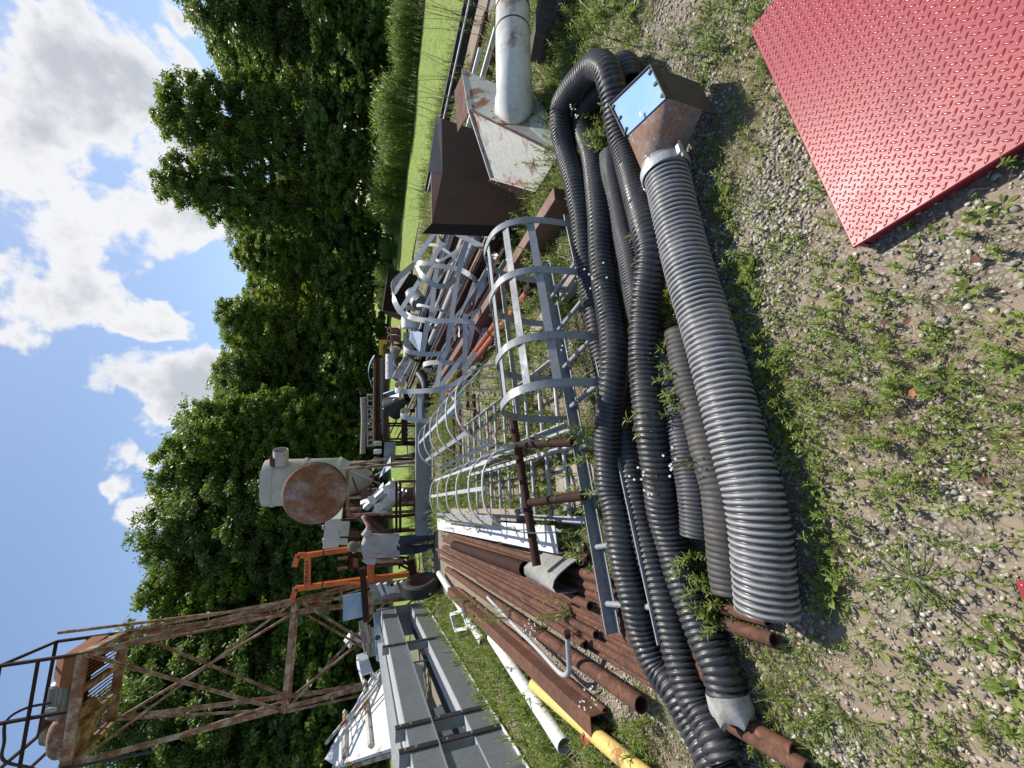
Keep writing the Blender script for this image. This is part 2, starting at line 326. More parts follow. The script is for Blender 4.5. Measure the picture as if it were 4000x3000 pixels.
# ------------------------------------------------------------------ ground and field
def vnoise(x, y, sc, seed=0):
    x = np.asarray(x) * sc; y = np.asarray(y) * sc; xi = np.floor(x).astype(int); yi = np.floor(y).astype(int); fx = x - xi; fy = y - yi
    h = lambda a, b: np.modf(np.abs(np.sin(a * 127.1 + b * 311.7 + seed * 74.7) * 43758.5453))[0]
    fx = fx*fx*(3-2*fx); fy = fy*fy*(3-2*fy)
    return (h(xi, yi)*(1-fx)+h(xi+1, yi)*fx)*(1-fy)+(h(xi, yi+1)*(1-fx)+h(xi+1, yi+1)*fx)*fy
def ground_mat():
    k = NT('gravel_soil'); tc = k.n('ShaderNodeTexCoord'); v = tc.outputs['Object']
    w = k.n('ShaderNodeTexVoronoi'); w.inputs['Scale'].default_value = 115; w.inputs['Randomness'].default_value = 1; k.l(v, w.inputs['Vector'])
    cr = k.n('ShaderNodeValToRGB'); e = cr.color_ramp; e.elements[0].color = (.2, .17, .135, 1); e.elements[1].color = (.55, .48, .38, 1)
    for p, c in ((.3, (.27, .24, .2, 1)), (.55, (.36, .32, .26, 1)), (.75, (.22, .205, .19, 1))): q = e.elements.new(p); q.color = c
    sp = k.n('ShaderNodeSeparateColor'); k.l(w.outputs['Color'], sp.inputs[0]); k.l(sp.outputs[0], cr.inputs[0])
    dk = k.mix(k.rng(w.outputs['Distance'], .35, .75), cr.outputs[0], (.07, .055, .045))
    soil = k.mix(k.noise(v, 16, 6), (.17, .13, .092), (.34, .27, .195))
    f = k.rng(k.noise(v, 1.5, 7, .7), .36, .56)
    c = k.mix(f, dk, soil)
    far = k.mix(k.rng(k.noise(v, 5, 6, .7), .4, .6), c, (.1, .13, .04))
    sy = k.n('ShaderNodeSeparateXYZ'); k.l(v, sy.inputs[0])
    c = k.mix(k.rng(sy.outputs[1], 1.8, 3.4), c, far)
    k.bsdf(c, .95, 0., k.bump(w.outputs['Distance'], -.7, .01)); return k.m
gm = MB(); xs = np.linspace(-9, 9, 120); ys = np.linspace(-1.5, 15, 110)
P = [(x, y, .03 * (vnoise(x, y, 1.3) - .5) + .012 * (vnoise(x, y, 6, 3) - .5) - .012) for y in ys for x in xs]; nx = len(xs)
gm.add(P, [(j*nx+i, j*nx+i+1, (j+1)*nx+i+1, (j+1)*nx+i) for j in range(len(ys)-1) for i in range(nx-1)])
thing(gm, 'ground', ground_mat(), kind='structure', smooth=80)
def field_mat():
    k = NT('mown_grass'); tc = k.n('ShaderNodeTexCoord'); mp = k.n('ShaderNodeMapping'); mp.inputs['Rotation'].default_value = (0, 0, R(25)); k.l(tc.outputs['Object'], mp.inputs['Vector'])
    mp2 = k.n('ShaderNodeMapping'); mp2.inputs['Rotation'].default_value = (0, 0, R(25)); mp2.inputs['Scale'].default_value = (.15, 1.6, 1); k.l(tc.outputs['Object'], mp2.inputs['Vector'])
    a = k.noise(mp2.outputs[0], 1.3, 3); b = k.noise(tc.outputs['Object'], 9, 7, .75); c3 = k.noise(tc.outputs['Object'], .8, 6, .7)
    c = k.mix(k.rng(b, .3, .7), (.13, .2, .028), (.27, .36, .055)); c = k.mix(k.rng(a, .45, .65, 0, .45), c, (.21, .23, .055)); c = k.mix(k.rng(c3, .5, .7, 0, .5), c, (.13, .19, .03))
    k.bsdf(c, .9, 0., k.bump(b, .9, .05)); return k.m
edge = [(1850, -700), (1835, 0), (1725, 460), (1660, 750), (1612, 1000), (1588, 1250), (1590, 1750), (1640, 2200), (1560, 2800)]
E0 = [G(*q) for q in edge]; E0 = [np.array([40, 2, 0])] + E0 + [np.array([-14, 10, 0.]), np.array([-300, 12, 0.])]
fm = MB(); fm.add([(p[0], p[1], -.004 if i not in (0,) else -.004) for i, p in enumerate(E0)] + [(-300, 400, -.004), (300, 400, -.004), (300, 2, -.004)], [tuple(range(len(E0)+3))])
FLD = fm; V = np.array(fm.v[0]); V[:, 2] = .012; fm.v[0] = V
thing(fm, 'field', field_mat(), kind='structure', smooth=0)
bs = MB(); bs.add([(-600, -60, -.06), (600, -60, -.06), (600, 700, -.06), (-600, 700, -.06)], [(0, 1, 2, 3)])
thing(bs, 'terrain', mt('rough_ground', (.14, .15, .06), (.2, .17, .12), .5, .7, .3, .95, .95), kind='structure', smooth=0)

# ------------------------------------------------------------------ plants
def blade(p, d, L, w, bend, segs=3, up=ZZ):
    """one narrow leaf: base p, horizontal heading d, arching"""
    d = nrm(d); s = nrm(np.cross(d, up)); V = []; F = []
    for i in range(segs+1):
        t = i/segs; c = p + d*L*(t*(.35+.65*bend)) + up*L*(t*(1-bend*.6)-bend*t*t*.55); ww = w*(1-t)**.7*(.55+.9*t if t < .5 else 1)
        V += [c - s*ww/2, c + s*ww/2]
    return V, [(2*i, 2*i+1, 2*i+3, 2*i+2) for i in range(segs)]
def oval(p, d, L, w, lift, up=ZZ):
    d = nrm(d); s = nrm(np.cross(d, up)); e = nrm(d*math.cos(lift)+up*math.sin(lift)); o = nrm(np.cross(s, e))
    V = [p, p+e*L*.35-s*w*.42+o*w*.12, p+e*L*.75-s*w*.42+o*w*.05, p+e*L-o*w*.12, p+e*L*.75+s*w*.42+o*w*.05, p+e*L*.35+s*w*.42+o*w*.12, p+e*L*.5-o*w*.05]
    return V, [(0, 1, 6), (1, 2, 6), (2, 3, 6), (3, 4, 6), (4, 5, 6), (5, 0, 6)]
def rnd(a, b): return random.uniform(a, b)
def hd(a): return np.array([math.cos(a), math.sin(a), 0])
def lance_weed(h, n=16, L=.045, w=.009):
    m = MB(); lean = hd(rnd(0, 6.28))*h*rnd(0, .3); top = lean+ZZ*h
    m.tube([np.zeros(3), top*.5+lean*-.05, top], [.0018, .0016, .0008], 4, at=.35)
    for i in range(n):
        t = (.18+.82*i/n); p = lean*t*t+ZZ*h*t; V, F = blade(p, hd(i*2.4+rnd(-.3, .3)), L*rnd(.75, 1.2)*(1.1-.45*t), w, rnd(.25, .8)); m.add(V, F, .25+.55*t+rnd(-.1, .15))
    return m
def rosette(n=7, L=.05, w=.024):
    m = MB()
    for i in range(n):
        st = hd(i*2.4+rnd(-.4, .4)); l = L*rnd(.6, 1.1); V, F = oval(st*.008+ZZ*rnd(.002, .02), st, l, w*rnd(.7, 1.1)*l/L, rnd(.1, .8)); m.add(V, F, rnd(.3, .75))
    return m
def tuft(n=14, L=.12, w=.005):
    m = MB()
    for i in range(n):
        a = rnd(0, 6.28); V, F = blade(hd(a)*rnd(0, .015), hd(a+rnd(-.5, .5)), L*rnd(.5, 1.15), w*rnd(.7, 1.2), rnd(.2, .95), 3); m.add(V, F, rnd(.1, .95))
    return m
def clover(n=10):
    m = MB()
    for i in range(n):
        p = hd(rnd(0, 6.28))*rnd(0, .06)+ZZ*rnd(.015, .05)
        for j in range(3):
            V, F = oval(p, hd(j*2.09+i), .016, .014, rnd(0, .3)); m.add(V, F, rnd(.3, .8))
    return m
def arr(m): return np.concatenate(m.v), m.f, np.array(m.at)
def scatter(name, kinds, pts, mat, label=None, cat=None, scl=(.7, 1.3), zf=0.0):
    """one ground-cover object: many small plants nobody could count"""
    protos = [arr(k) for k in kinds]; VV = []; nf = []; at = []; off = 0
    for (x, y) in pts:
        v, f, a = random.choice(protos); s = rnd(*scl); q = rnd(0, 6.28); c, sn = math.cos(q)*s, math.sin(q)*s
        w = np.empty_like(v); w[:, 0] = v[:, 0]*c-v[:, 1]*sn+x; w[:, 1] = v[:, 0]*sn+v[:, 1]*c+y; w[:, 2] = v[:, 2]*s-.012+zf
        VV.append(w); nf += [tuple(i+off for i in g) for g in f]; at.append(np.clip(a+rnd(-.2, .2), 0, 1)); off += len(v)
    me = bpy.data.meshes.new(name); me.from_pydata(np.concatenate(VV).tolist(), [], nf)
    t = me.attributes.new('var', 'FLOAT', 'FACE'); t.data.foreach_set('value', np.concatenate(at).astype(np.float32)); me.materials.append(mat)
    o = bpy.data.objects.new(name, me); COL.objects.link(o); return tag(o, label, cat, kind='stuff')
def inpoly(x, y, P):
    c = False; j = len(P)-1
    for i in range(len(P)):
        if (P[i][1] > y) != (P[j][1] > y) and x < (P[j][0]-P[i][0])*(y-P[i][1])/(P[j][1]-P[i][1])+P[i][0]: c = not c
        j = i
    return c
NOGO = []                                    # footprints plants keep out of: (polygon)
PATHS = []                                   # hose centre lines plants keep off: (Nx2 array, distance)
def free(x, y):
    if any(inpoly(x, y, q) for q in NOGO): return False
    for p, r in PATHS:
        if ((p[:, 0]-x)**2+(p[:, 1]-y)**2).min() < r*r: return False
    return True
def pts_in(n, x0, x1, y0, y1, dens=lambda x, y: 1., clear=True):
    out = []; k = 0
    while len(out) < n and k < n*30:
        k += 1; x = rnd(x0, x1); y = rnd(y0, y1)
        if random.random() < dens(x, y) and (not clear or free(x, y)): out.append((x, y))
    return out

# ------------------------------------------------------------------ trees
def crown_mesh(seed, H, rx, nl, nc, lpc, ls, base=.12, topy=1.0, mat=LEAF_A):
    rs = np.random.RandomState(seed); lob = []
    for i in range(nl):
        t = (i+.5)/nl; z = H*(base+.1+(topy-base-.17)*t); rr = rx*(math.sin(math.pi*min(1, (.18+.78*t)))**.7)*rs.uniform(.35, .8); a = i*2.4+rs.uniform(-.5, .5)
        lob.append((np.array([rr*math.cos(a), rr*math.sin(a), z]), rx*rs.uniform(.34, .55)))
    C = []; A = []; Nn = []
    for c, r in lob:
        d = rs.normal(size=(nc, 3)); d[:, 2] += .25; d /= np.linalg.norm(d, axis=1)[:, None]
        cc = c + d*r*rs.uniform(.6, 1.08, (nc, 1))*[1, 1, .85]
        for q, dd in zip(cc, d):
            tone = rs.uniform(-.24, .26)
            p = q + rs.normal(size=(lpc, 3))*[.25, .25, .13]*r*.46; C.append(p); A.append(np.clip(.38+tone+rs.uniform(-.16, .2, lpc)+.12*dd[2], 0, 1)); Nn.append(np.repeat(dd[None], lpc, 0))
    C = np.concatenate(C); A = np.concatenate(A); Nn = np.concatenate(Nn); k = len(C)
    n = Nn*.5+[0, 0, .5]+rs.normal(size=(k, 3))*.6; n /= np.linalg.norm(n, axis=1)[:, None]
    u = np.cross(n, rs.normal(size=(k, 3))); u /= np.linalg.norm(u, axis=1)[:, None]; v = np.cross(n, u); s = ls*rs.uniform(.6, 1.25, (k, 1))
    V = np.stack([C-u*s, C+v*s*.5-n*s*.12, C+u*s, C-v*s*.5-n*s*.12], 1).reshape(-1, 3)
    me = bpy.data.meshes.new('crown'); me.vertices.add(4*k); me.vertices.foreach_set('co', V.ravel()); me.loops.add(4*k); me.polygons.add(k)
    me.loops.foreach_set('vertex_index', np.arange(4*k, dtype=np.int32)); me.polygons.foreach_set('loop_start', np.arange(0, 4*k, 4, dtype=np.int32)); me.polygons.foreach_set('loop_total', np.full(k, 4, dtype=np.int32))
    me.update(); a = me.attributes.new('var', 'FLOAT', 'FACE'); a.data.foreach_set('value', A.astype(np.float32)); me.materials.append(mat)
    t = MB(); t.tube([(0, 0, -.2), (.05, .03, H*.2), (-.04, .06, H*.45), (0, 0, H*.8)], [H*.022, H*.017, H*.012, H*.004], 9)
    for c, r in lob: t.tube([(0, 0, c[2]*.45), tuple(c*[.45, .45, .78]), tuple(c)], [H*.008, H*.006, H*.002], 6)
    return me, t.mesh('trunk', np.zeros(3), 60, BARK)
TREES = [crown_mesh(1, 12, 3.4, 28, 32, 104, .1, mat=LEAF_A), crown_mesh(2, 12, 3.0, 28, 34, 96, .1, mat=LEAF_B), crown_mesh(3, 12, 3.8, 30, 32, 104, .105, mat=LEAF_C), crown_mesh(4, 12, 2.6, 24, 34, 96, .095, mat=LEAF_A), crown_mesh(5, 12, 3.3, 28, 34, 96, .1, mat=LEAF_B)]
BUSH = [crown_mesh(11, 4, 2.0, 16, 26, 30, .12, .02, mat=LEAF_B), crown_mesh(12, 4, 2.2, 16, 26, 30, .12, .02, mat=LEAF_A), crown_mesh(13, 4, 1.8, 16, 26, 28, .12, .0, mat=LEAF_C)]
def tree(var, loc, H, wid, rz, label, bank=TREES, base=12., name='tree', group='trees along the far edge of the field', cat='tree'):
    c, t = bank[var]; s = H/base
    r = root(name, label, cat, (loc[0], loc[1], 0), group)
    for nm, me in (('crown', c), ('trunk', t)):
        o = bpy.data.objects.new(nm, me); COL.objects.link(o); o.parent = r
    r.scale = (s*wid, s*wid, s); r.rotation_euler = (0, 0, rz); return r
ORD = ['first', 'second', 'third', 'fourth', 'fifth', 'sixth', 'seventh', 'eighth', 'ninth', 'tenth', 'eleventh', 'twelfth', 'thirteenth', 'fourteenth', 'fifteenth', 'sixteenth', 'seventeenth', 'eighteenth', 'nineteenth', 'twentieth']
# pixel of the top, distance, width factor, kind
front = [(760, -60, 25, 1.0, 2), (640, 420, 26.5, .85, 0), (630, 700, 28.5, .8, 3), (930, 980, 32, 1.0, 1), (880, 1240, 33, .95, 4), (865, 1440, 33, .9, 0),
         (760, 1640, 28, .85, 3), (640, 1830, 27, .95, 0), (620, 2080, 25, .95, 2), (600, 2320, 25, .9, 4), (505, 2600, 24, .95, 0), (430, 2830, 22, .9, 2), (560, 3080, 21, 1., 1)]
desc = ['dark tree at the far end of the tree line from the rusty tower', 'tallest dark tree with a ragged rounded top above the mown field', 'loose feathery tree leaning out beside the tallest tree', 'yellow green rounded tree behind the far rack of pipes', 'bright leafy tree standing between the rounded tree and the pipe rack',
        'full green tree behind the stacked blocks on the rack', 'slim tree between the pipe rack and the white tank', 'broad green tree directly behind the white tank', 'large dark tree behind the orange frame', 'light topped tree between orange frame and the tower', 'tall tree seen through the legs of the rusty tower', 'dark tree behind the tower platform', 'bright tree behind the white hopper at the edge of the picture']
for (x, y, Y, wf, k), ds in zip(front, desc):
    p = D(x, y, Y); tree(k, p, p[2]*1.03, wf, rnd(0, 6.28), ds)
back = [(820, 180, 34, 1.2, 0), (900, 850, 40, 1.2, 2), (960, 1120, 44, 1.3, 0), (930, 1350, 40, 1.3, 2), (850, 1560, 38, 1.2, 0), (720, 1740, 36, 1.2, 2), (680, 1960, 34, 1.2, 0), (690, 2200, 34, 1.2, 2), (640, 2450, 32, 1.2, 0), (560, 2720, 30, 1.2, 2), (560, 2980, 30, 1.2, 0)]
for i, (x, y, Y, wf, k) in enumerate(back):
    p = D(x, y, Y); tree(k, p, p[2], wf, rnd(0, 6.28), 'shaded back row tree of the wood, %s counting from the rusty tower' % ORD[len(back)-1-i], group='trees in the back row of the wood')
# undergrowth along the foot of the trees
und = [(1560, -40, 21, 0, 4.6), (1480, 130, 21.5, 1, 4.4), (1400, 330, 23.5, 2, 4.6), (1420, 520, 24, 1, 4.4), (1385, 720, 26, 0, 4.6), (1400, 900, 29, 2, 4.6), (1360, 1080, 30, 1, 4.6), (1330, 1260, 31, 0, 4.8), (1300, 1440, 30, 1, 4.4),
       (1270, 1620, 29, 2, 4.4), (1300, 1780, 27, 0, 4.2), (1200, 2000, 24, 2, 5), (1200, 2180, 23, 2, 5), (1210, 2350, 22, 0, 4.6), (1190, 2540, 21, 1, 4.6), (1180, 2720, 20, 2, 4.6), (1200, 2900, 19, 0, 4.4), (1230, 3050, 18, 1, 4.2)]
for i, (x, y, Y, k, h) in enumerate(und):
    p = D(1400, y, Y); tree(k, p, h, 1.1, rnd(0, 6.28), 'leafy bush at the foot of the trees, %s counting from the white hopper' % ORD[len(und)-1-i], BUSH, 4., 'bush', 'bushes at the foot of the trees', 'bush')
# pale reeds in front of the bushes
def reed_mesh(seed):
    random.seed(seed); m = MB()
    for i in range(260):
        a = rnd(0, 6.28); r = rnd(0, .8)**.8; p = hd(a)*r; h = rnd(1.1, 1.9); lean = hd(rnd(0, 6.28))*rnd(.05, .3)
        m.tube([p, p+lean*.3+ZZ*h*.6, p+lean+ZZ*h], [.008, .006, .002], 3, False, .4)
        for j in range(7):
            t = rnd(.25, 1); V, F = blade(p+lean*t*t+ZZ*h*t, hd(rnd(0, 6.28)), rnd(.25, .5), .028, rnd(.3, .8)); m.add(V, F, rnd(.3, .95)-.3*(1-t))
    me = m.mesh('reed', np.zeros(3), 0, REED); return me
RE = [reed_mesh(5), reed_mesh(6)]; random.seed(21)
for i in range(13):
    q = 1165 - i*95; x = np.interp(q, [0, 500, 800, 1000, 1250], [1632, 1590, 1551, 1525, 1500]); Yd = np.interp(q, [0, 500, 800, 1000, 1250], [14.6, 17.2, 21, 24, 27])
    p = D(x, q, Yd); o = bpy.data.objects.new('reed_clump', RE[i % 2]); COL.objects.link(o); o.location = (p[0], p[1], 0); s = .66+.1*math.sin(i*1.9); s *= (1.2 if 3 < i < 9 else .85)
    o.scale = (s*1.2, s*1.2, s); o.rotation_euler = (0, 0, i*1.3); tag(o, 'tall pale reed clump edging the mown field, %s counting from the rack' % ORD[i], 'reeds', 'reed clumps along the field edge')

# ------------------------------------------------------------------ red tread-plate platforms
def tread_platform(B, A, ey_len, z, label, w=None):
    u = A-B; L = np.linalg.norm(u) if w is None else w; u = nrm(u); v = np.array([u[1], -u[0], 0])
    if v[1] > 0: v = -v
    r = root('tread_plate_platform', label, 'platform', (B[0], B[1], 0), 'red platforms')
    c = B+u*L/2+v*ey_len/2
    d = MB().box((c[0], c[1], z-.006), (L, ey_len, .012), (u, v, ZZ)); o = part(d, 'deck', REDPL, r, bevel=.003)
    s = MB()
    for q, w_, h in ((B+u*L/2+v*.012, L-.02, 0), (B+u*L/2+v*(ey_len-.012), L-.02, 0)): s.box((q[0], q[1], (z-.012)/2-.002), (w_, .012, z-.014), (u, v, ZZ))
    for q in (B+u*.02+v*ey_len/2, B+u*(L-.02)+v*ey_len/2): s.box((q[0], q[1], (z-.012)/2-.002), (.012, ey_len-.05, z-.014), (u, v, ZZ))
    part(s, 'skirt', REDPL, r)
    m = MB(); p = .0198; e1 = nrm(u+v); e2 = nrm(v-u); n = int((L+ey_len)/p/1.4)+2; k = 10
    for i in range(-n, n):
        for j in range(-n, n):
            q = e1*i*p+e2*j*p; a, b = q@u+L/2-L/2, q@v
            if not (.014 < a < L-.014 and .014 < b < ey_len-.014): continue
            f, g = (e1, e2) if (i+j) % 2 else (e2, e1); o3 = B+q; o3 = np.array([o3[0], o3[1], z+.0003]); V = []
            for rr, zz in ((1, 0), (.7, .0011), (.3, .0015)):
                V += [o3+f*.0112*rr*math.cos(t*2*math.pi/k)+g*.0037*rr*math.sin(t*2*math.pi/k)*(1 if rr < 1 else 1)+ZZ*zz for t in range(k)]
            F = [(w_*k+t, w_*k+(t+1) % k, (w_+1)*k+(t+1) % k, (w_+1)*k+t) for w_ in range(2) for t in range(k)]+[tuple(range(2*k, 3*k))]
            m.add(V, F)
    part(m, 'tread_lugs', REDLUG, r, smooth=50)
    NOGO.append([tuple((B+u*i+v*j)[:2]) for i, j in ((-.005, -.005), (L, -.005), (L, ey_len), (-.005, ey_len))]); return r
tread_platform(G(3330, 970, .065), G(2930, 120, .065), 1.5, .065, 'large red tread plate platform lying on the gravel')
b2_ = G(3962, 2268, .06); tread_platform(b2_, b2_+nrm(G(4010, 2382, .06)-b2_)*.6, .5, .06, 'corner of a second red platform just inside the frame, apart from the large one', .6)

# ------------------------------------------------------------------ hoses
def hose(name, px, r, pitch, amp, mat, label, group=None, step=4, open_end=True, z=None, n=20, world=None):
    P = world if world is not None else [G(q[0], q[1], q[2]) for q in px]
    pts = spline(P, pitch/step); k = len(pts); m = MB(); T, U, V = m.frames(pts); ph = np.arange(k) % step
    w = .5-.5*np.cos(2*math.pi*ph/step); jit = 1+.035*np.sin(np.arange(k)*.137+r*90)*np.sin(np.arange(k)*.031)+.02*np.sin(np.arange(k)*.71); rr = r-amp+amp*w*jit
    a = np.arange(n)*2*math.pi/n
    # a helix: each ring is skewed by one pitch over its turn
    s = np.arange(k)[:, None]+a[None]/(2*math.pi)*step; ww = (.5-.5*np.cos(2*math.pi*s/step))**(.5 if n < 30 else 1.)
    RR = r-amp+amp*ww*jit[:, None]
    X = pts[:, None]+(U[:, None]*np.cos(a)[None, :, None]+V[:, None]*np.sin(a)[None, :, None])*RR[..., None]
    f = [(i*n+j, i*n+(j+1) % n, (i+1)*n+(j+1) % n, (i+1)*n+j) for i in range(k-1) for j in range(n)]
    Vv = [X.reshape(-1, 3)]; rib = [ww.ravel()]; off = k*n
    for e, sg in ((0, 1), (k-1, -1)):                      # turned-in wall so the ends read as open
        for q, dep in ((.86, 0), (.84, .12)):
            Vv.append(pts[e]+T[e]*dep*sg+(U[e]*np.cos(a)[:, None]+V[e]*np.sin(a)[:, None])*r*q); rib.append(np.zeros(n))
        f += [(e*n+j, e*n+(j+1) % n, off+(j+1) % n, off+j) for j in range(n)]+[(off+j, off+(j+1) % n, off+n+(j+1) % n, off+n+j) for j in range(n)]+[tuple(range(off+n, off+2*n))]; off += 2*n
    m.add(np.concatenate(Vv), f); o = thing(m, name, mat, label, 'hose', group, smooth=75)
    t = o.data.attributes.new('rib', 'FLOAT', 'POINT'); t.data.foreach_set('value', np.concatenate(rib).astype(np.float32))
    PATHS.append((pts[::6, :2], r*.95)); return o, pts
HG = 'hoses lying in a row'
zA = .085
A_px = [(2838, 2970, .09), (2802, 2892, .09), (2753, 2802, .085), (2711, 2723, .085), (2648, 2542, .085), (2585, 2301, .085), (2530, 2120, .085), (2476, 1874, .085), (2446, 1723, .085), (2422, 1603, .085), (2383, 1482, .09), (2350, 1362, .11), (2331, 1241, .13),
        (2307, 1120, .14), (2295, 1030, .15), (2283, 964, .16), (2271, 844, .17), (2241, 693, .19), (2205, 573, .2), (2190, 482, .22), (2193, 416, .23), (2229, 350, .25), (2271, 301, .25), (2319, 257, .25), (2362, 268, .25), (2386, 325, .23), (2401, 386, .2), (2422, 518, .14), (2446, 603, .11),
        (2470, 693, .12), (2500, 802, .15), (2524, 892, .18), (2544, 1000, .18), (2523, 1181, .17), (2517, 1301, .17), (2517, 1422, .17), (2527, 1542, .18), (2540, 1663, .18), (2570, 1844, .15), (2588, 1990, .12), (2624, 2120, .09), (2660, 2241, .085), (2705, 2362, .08), (2753, 2482, .08), (2808, 2603, .08), (2835, 2693, .08), (2856, 2766, .08)]
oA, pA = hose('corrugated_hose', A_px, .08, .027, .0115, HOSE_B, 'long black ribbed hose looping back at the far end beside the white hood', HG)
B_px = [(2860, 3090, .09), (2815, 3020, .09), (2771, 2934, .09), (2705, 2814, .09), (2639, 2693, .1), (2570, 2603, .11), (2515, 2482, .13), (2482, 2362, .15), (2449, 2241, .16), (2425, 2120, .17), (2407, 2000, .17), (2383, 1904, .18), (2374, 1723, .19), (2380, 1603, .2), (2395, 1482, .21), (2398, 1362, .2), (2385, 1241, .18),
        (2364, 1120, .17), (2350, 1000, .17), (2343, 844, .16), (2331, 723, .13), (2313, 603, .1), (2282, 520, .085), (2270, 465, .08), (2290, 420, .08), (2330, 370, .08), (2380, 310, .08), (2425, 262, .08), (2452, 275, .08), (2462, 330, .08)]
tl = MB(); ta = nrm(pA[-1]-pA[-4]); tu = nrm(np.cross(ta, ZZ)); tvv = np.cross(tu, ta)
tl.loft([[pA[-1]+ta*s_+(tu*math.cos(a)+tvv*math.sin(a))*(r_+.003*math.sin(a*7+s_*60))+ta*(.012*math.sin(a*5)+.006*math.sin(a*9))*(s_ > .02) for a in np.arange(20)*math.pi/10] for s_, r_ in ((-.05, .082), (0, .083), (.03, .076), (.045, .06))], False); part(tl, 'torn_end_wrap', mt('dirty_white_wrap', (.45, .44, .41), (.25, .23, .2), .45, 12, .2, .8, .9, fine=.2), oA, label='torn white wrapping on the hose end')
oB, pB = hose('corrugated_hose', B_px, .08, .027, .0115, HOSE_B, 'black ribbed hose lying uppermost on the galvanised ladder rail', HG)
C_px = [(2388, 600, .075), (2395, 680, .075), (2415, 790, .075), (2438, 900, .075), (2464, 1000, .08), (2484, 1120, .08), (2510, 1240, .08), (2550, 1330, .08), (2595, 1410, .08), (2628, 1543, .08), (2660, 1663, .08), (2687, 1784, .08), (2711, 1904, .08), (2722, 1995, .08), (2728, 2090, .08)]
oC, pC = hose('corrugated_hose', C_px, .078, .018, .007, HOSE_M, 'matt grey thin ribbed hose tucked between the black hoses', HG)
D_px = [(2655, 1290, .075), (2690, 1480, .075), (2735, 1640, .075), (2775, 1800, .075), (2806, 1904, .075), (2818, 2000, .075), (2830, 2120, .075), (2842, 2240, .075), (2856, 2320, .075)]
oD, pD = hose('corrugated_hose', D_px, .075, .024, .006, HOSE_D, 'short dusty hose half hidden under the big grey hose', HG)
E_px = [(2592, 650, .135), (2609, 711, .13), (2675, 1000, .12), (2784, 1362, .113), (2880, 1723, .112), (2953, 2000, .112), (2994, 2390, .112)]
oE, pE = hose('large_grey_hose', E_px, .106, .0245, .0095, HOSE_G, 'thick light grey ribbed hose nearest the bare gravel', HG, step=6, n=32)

# sheet-metal hood on the end of the grey hose
zt = .315
c4 = [G(2541, 254, zt), G(2383, 408, zt), G(2443, 532, zt), G(2601, 381, zt)]           # far right, far left, near left, near right
hr = root('duct_transition', 'square to round sheet metal transition clamped to the grey hose end', 'duct fitting', (c4[2][0], c4[2][1], 0))
cen = sum(c4)/4; a0 = pE[0]; ax = nrm(pE[3]-pE[0])
def ringc(c, ax, r, n): 
    u = nrm(np.cross(ax, ZZ)); v = np.cross(u, ax); return [c+(u*math.cos(t*2*math.pi/n)+v*math.sin(t*2*math.pi/n))*r for t in range(n)]
def sqring(L_, R_, zl, zh, n):       # n points round a rectangle in the order of ringc: right, top, left, bottom
    cs = [R_+ZZ*(zh-R_[2]), L_+ZZ*(zh-L_[2]), L_+ZZ*(zl-L_[2]), R_+ZZ*(zl-R_[2])]; out = []
    for t in range(n):
        ang = (t*2*math.pi/n+math.pi/4+2*math.pi) % (2*math.pi); sdn = int(ang//(math.pi/2)); fr = (ang-sdn*math.pi/2)/(math.pi/2)
        qs = [cs[3], cs[0], cs[1], cs[2], cs[3]]; out.append(qs[sdn]*(1-fr)+qs[sdn+1]*fr)
    return out
u_ = nrm(np.cross(ax, ZZ)); Lp, Rp = (c4[2], c4[3]) if (c4[3]-c4[2])@u_ > 0 else (c4[3], c4[2])
t_ = MB(); n_ = 32; sq = sqring(Lp, Rp, .11, zt-.012, n_); rc = ringc(a0-ax*.02, ax, .1, n_); mid = [p*.5+q*.5 for p, q in zip(sq, rc)]
t_.loft([sq, mid, rc], False); part(t_, 'taper', mt('rusting_galvanised', (.3, .27, .25), (.27, .14, .09), .5, 6, .15, .55, .8, metal=.35, col3=(.42, .4, .38), amt3=.35, sc3=30), hr, smooth=50)
t_ = MB().lathe([(.098, -.07), (.102, -.07), (.102, .05), (.098, .05)], a0, ax, 32); part(t_, 'collar', GALVD, hr)
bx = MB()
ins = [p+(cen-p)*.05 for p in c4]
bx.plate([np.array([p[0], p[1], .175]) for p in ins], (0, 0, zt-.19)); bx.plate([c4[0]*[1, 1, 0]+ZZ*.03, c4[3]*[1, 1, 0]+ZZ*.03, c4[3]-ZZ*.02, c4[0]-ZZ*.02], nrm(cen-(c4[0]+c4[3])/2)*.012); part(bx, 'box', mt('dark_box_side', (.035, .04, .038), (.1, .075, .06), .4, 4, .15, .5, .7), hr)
tp = MB().plate([p+(cen-p)*.045+ZZ*(-.012) for p in c4], (0, 0, .006)); part(tp, 'top_sheet', BLUE, hr, label='smooth sheet on the square end, coloured blue with reflected sky')
fl = MB()
for i in (0, 1, 3):
    p, q = c4[i], c4[(i+1) % 4]; fl.bar(p-ZZ*.018, q-ZZ*.018, .006, .045)
part(fl, 'flange', BLACKM, hr)
for p, q in ((c4[1], c4[2]), (c4[0], c4[3])):
    for t in (.08, .5, .92):
        o3 = p*(1-t)+q*t; inw = nrm(cen-o3); inw[2] = 0; tb = MB().box(o3+inw*.014-ZZ*.002, (.03, .016, .008), (inw, np.cross(ZZ, inw), ZZ)); part(tb, 'clip_tab', BLACKM, hr, bevel=.002)
lm = MB().box(c4[2]*.5+c4[3]*.5+(cen-c4[2]*.5-c4[3]*.5)*.2+ZZ*.01, (.012, .03, .004), (u_, ax, ZZ)); part(lm, 'paint_chip', WHITEC, hr, bevel=.004)
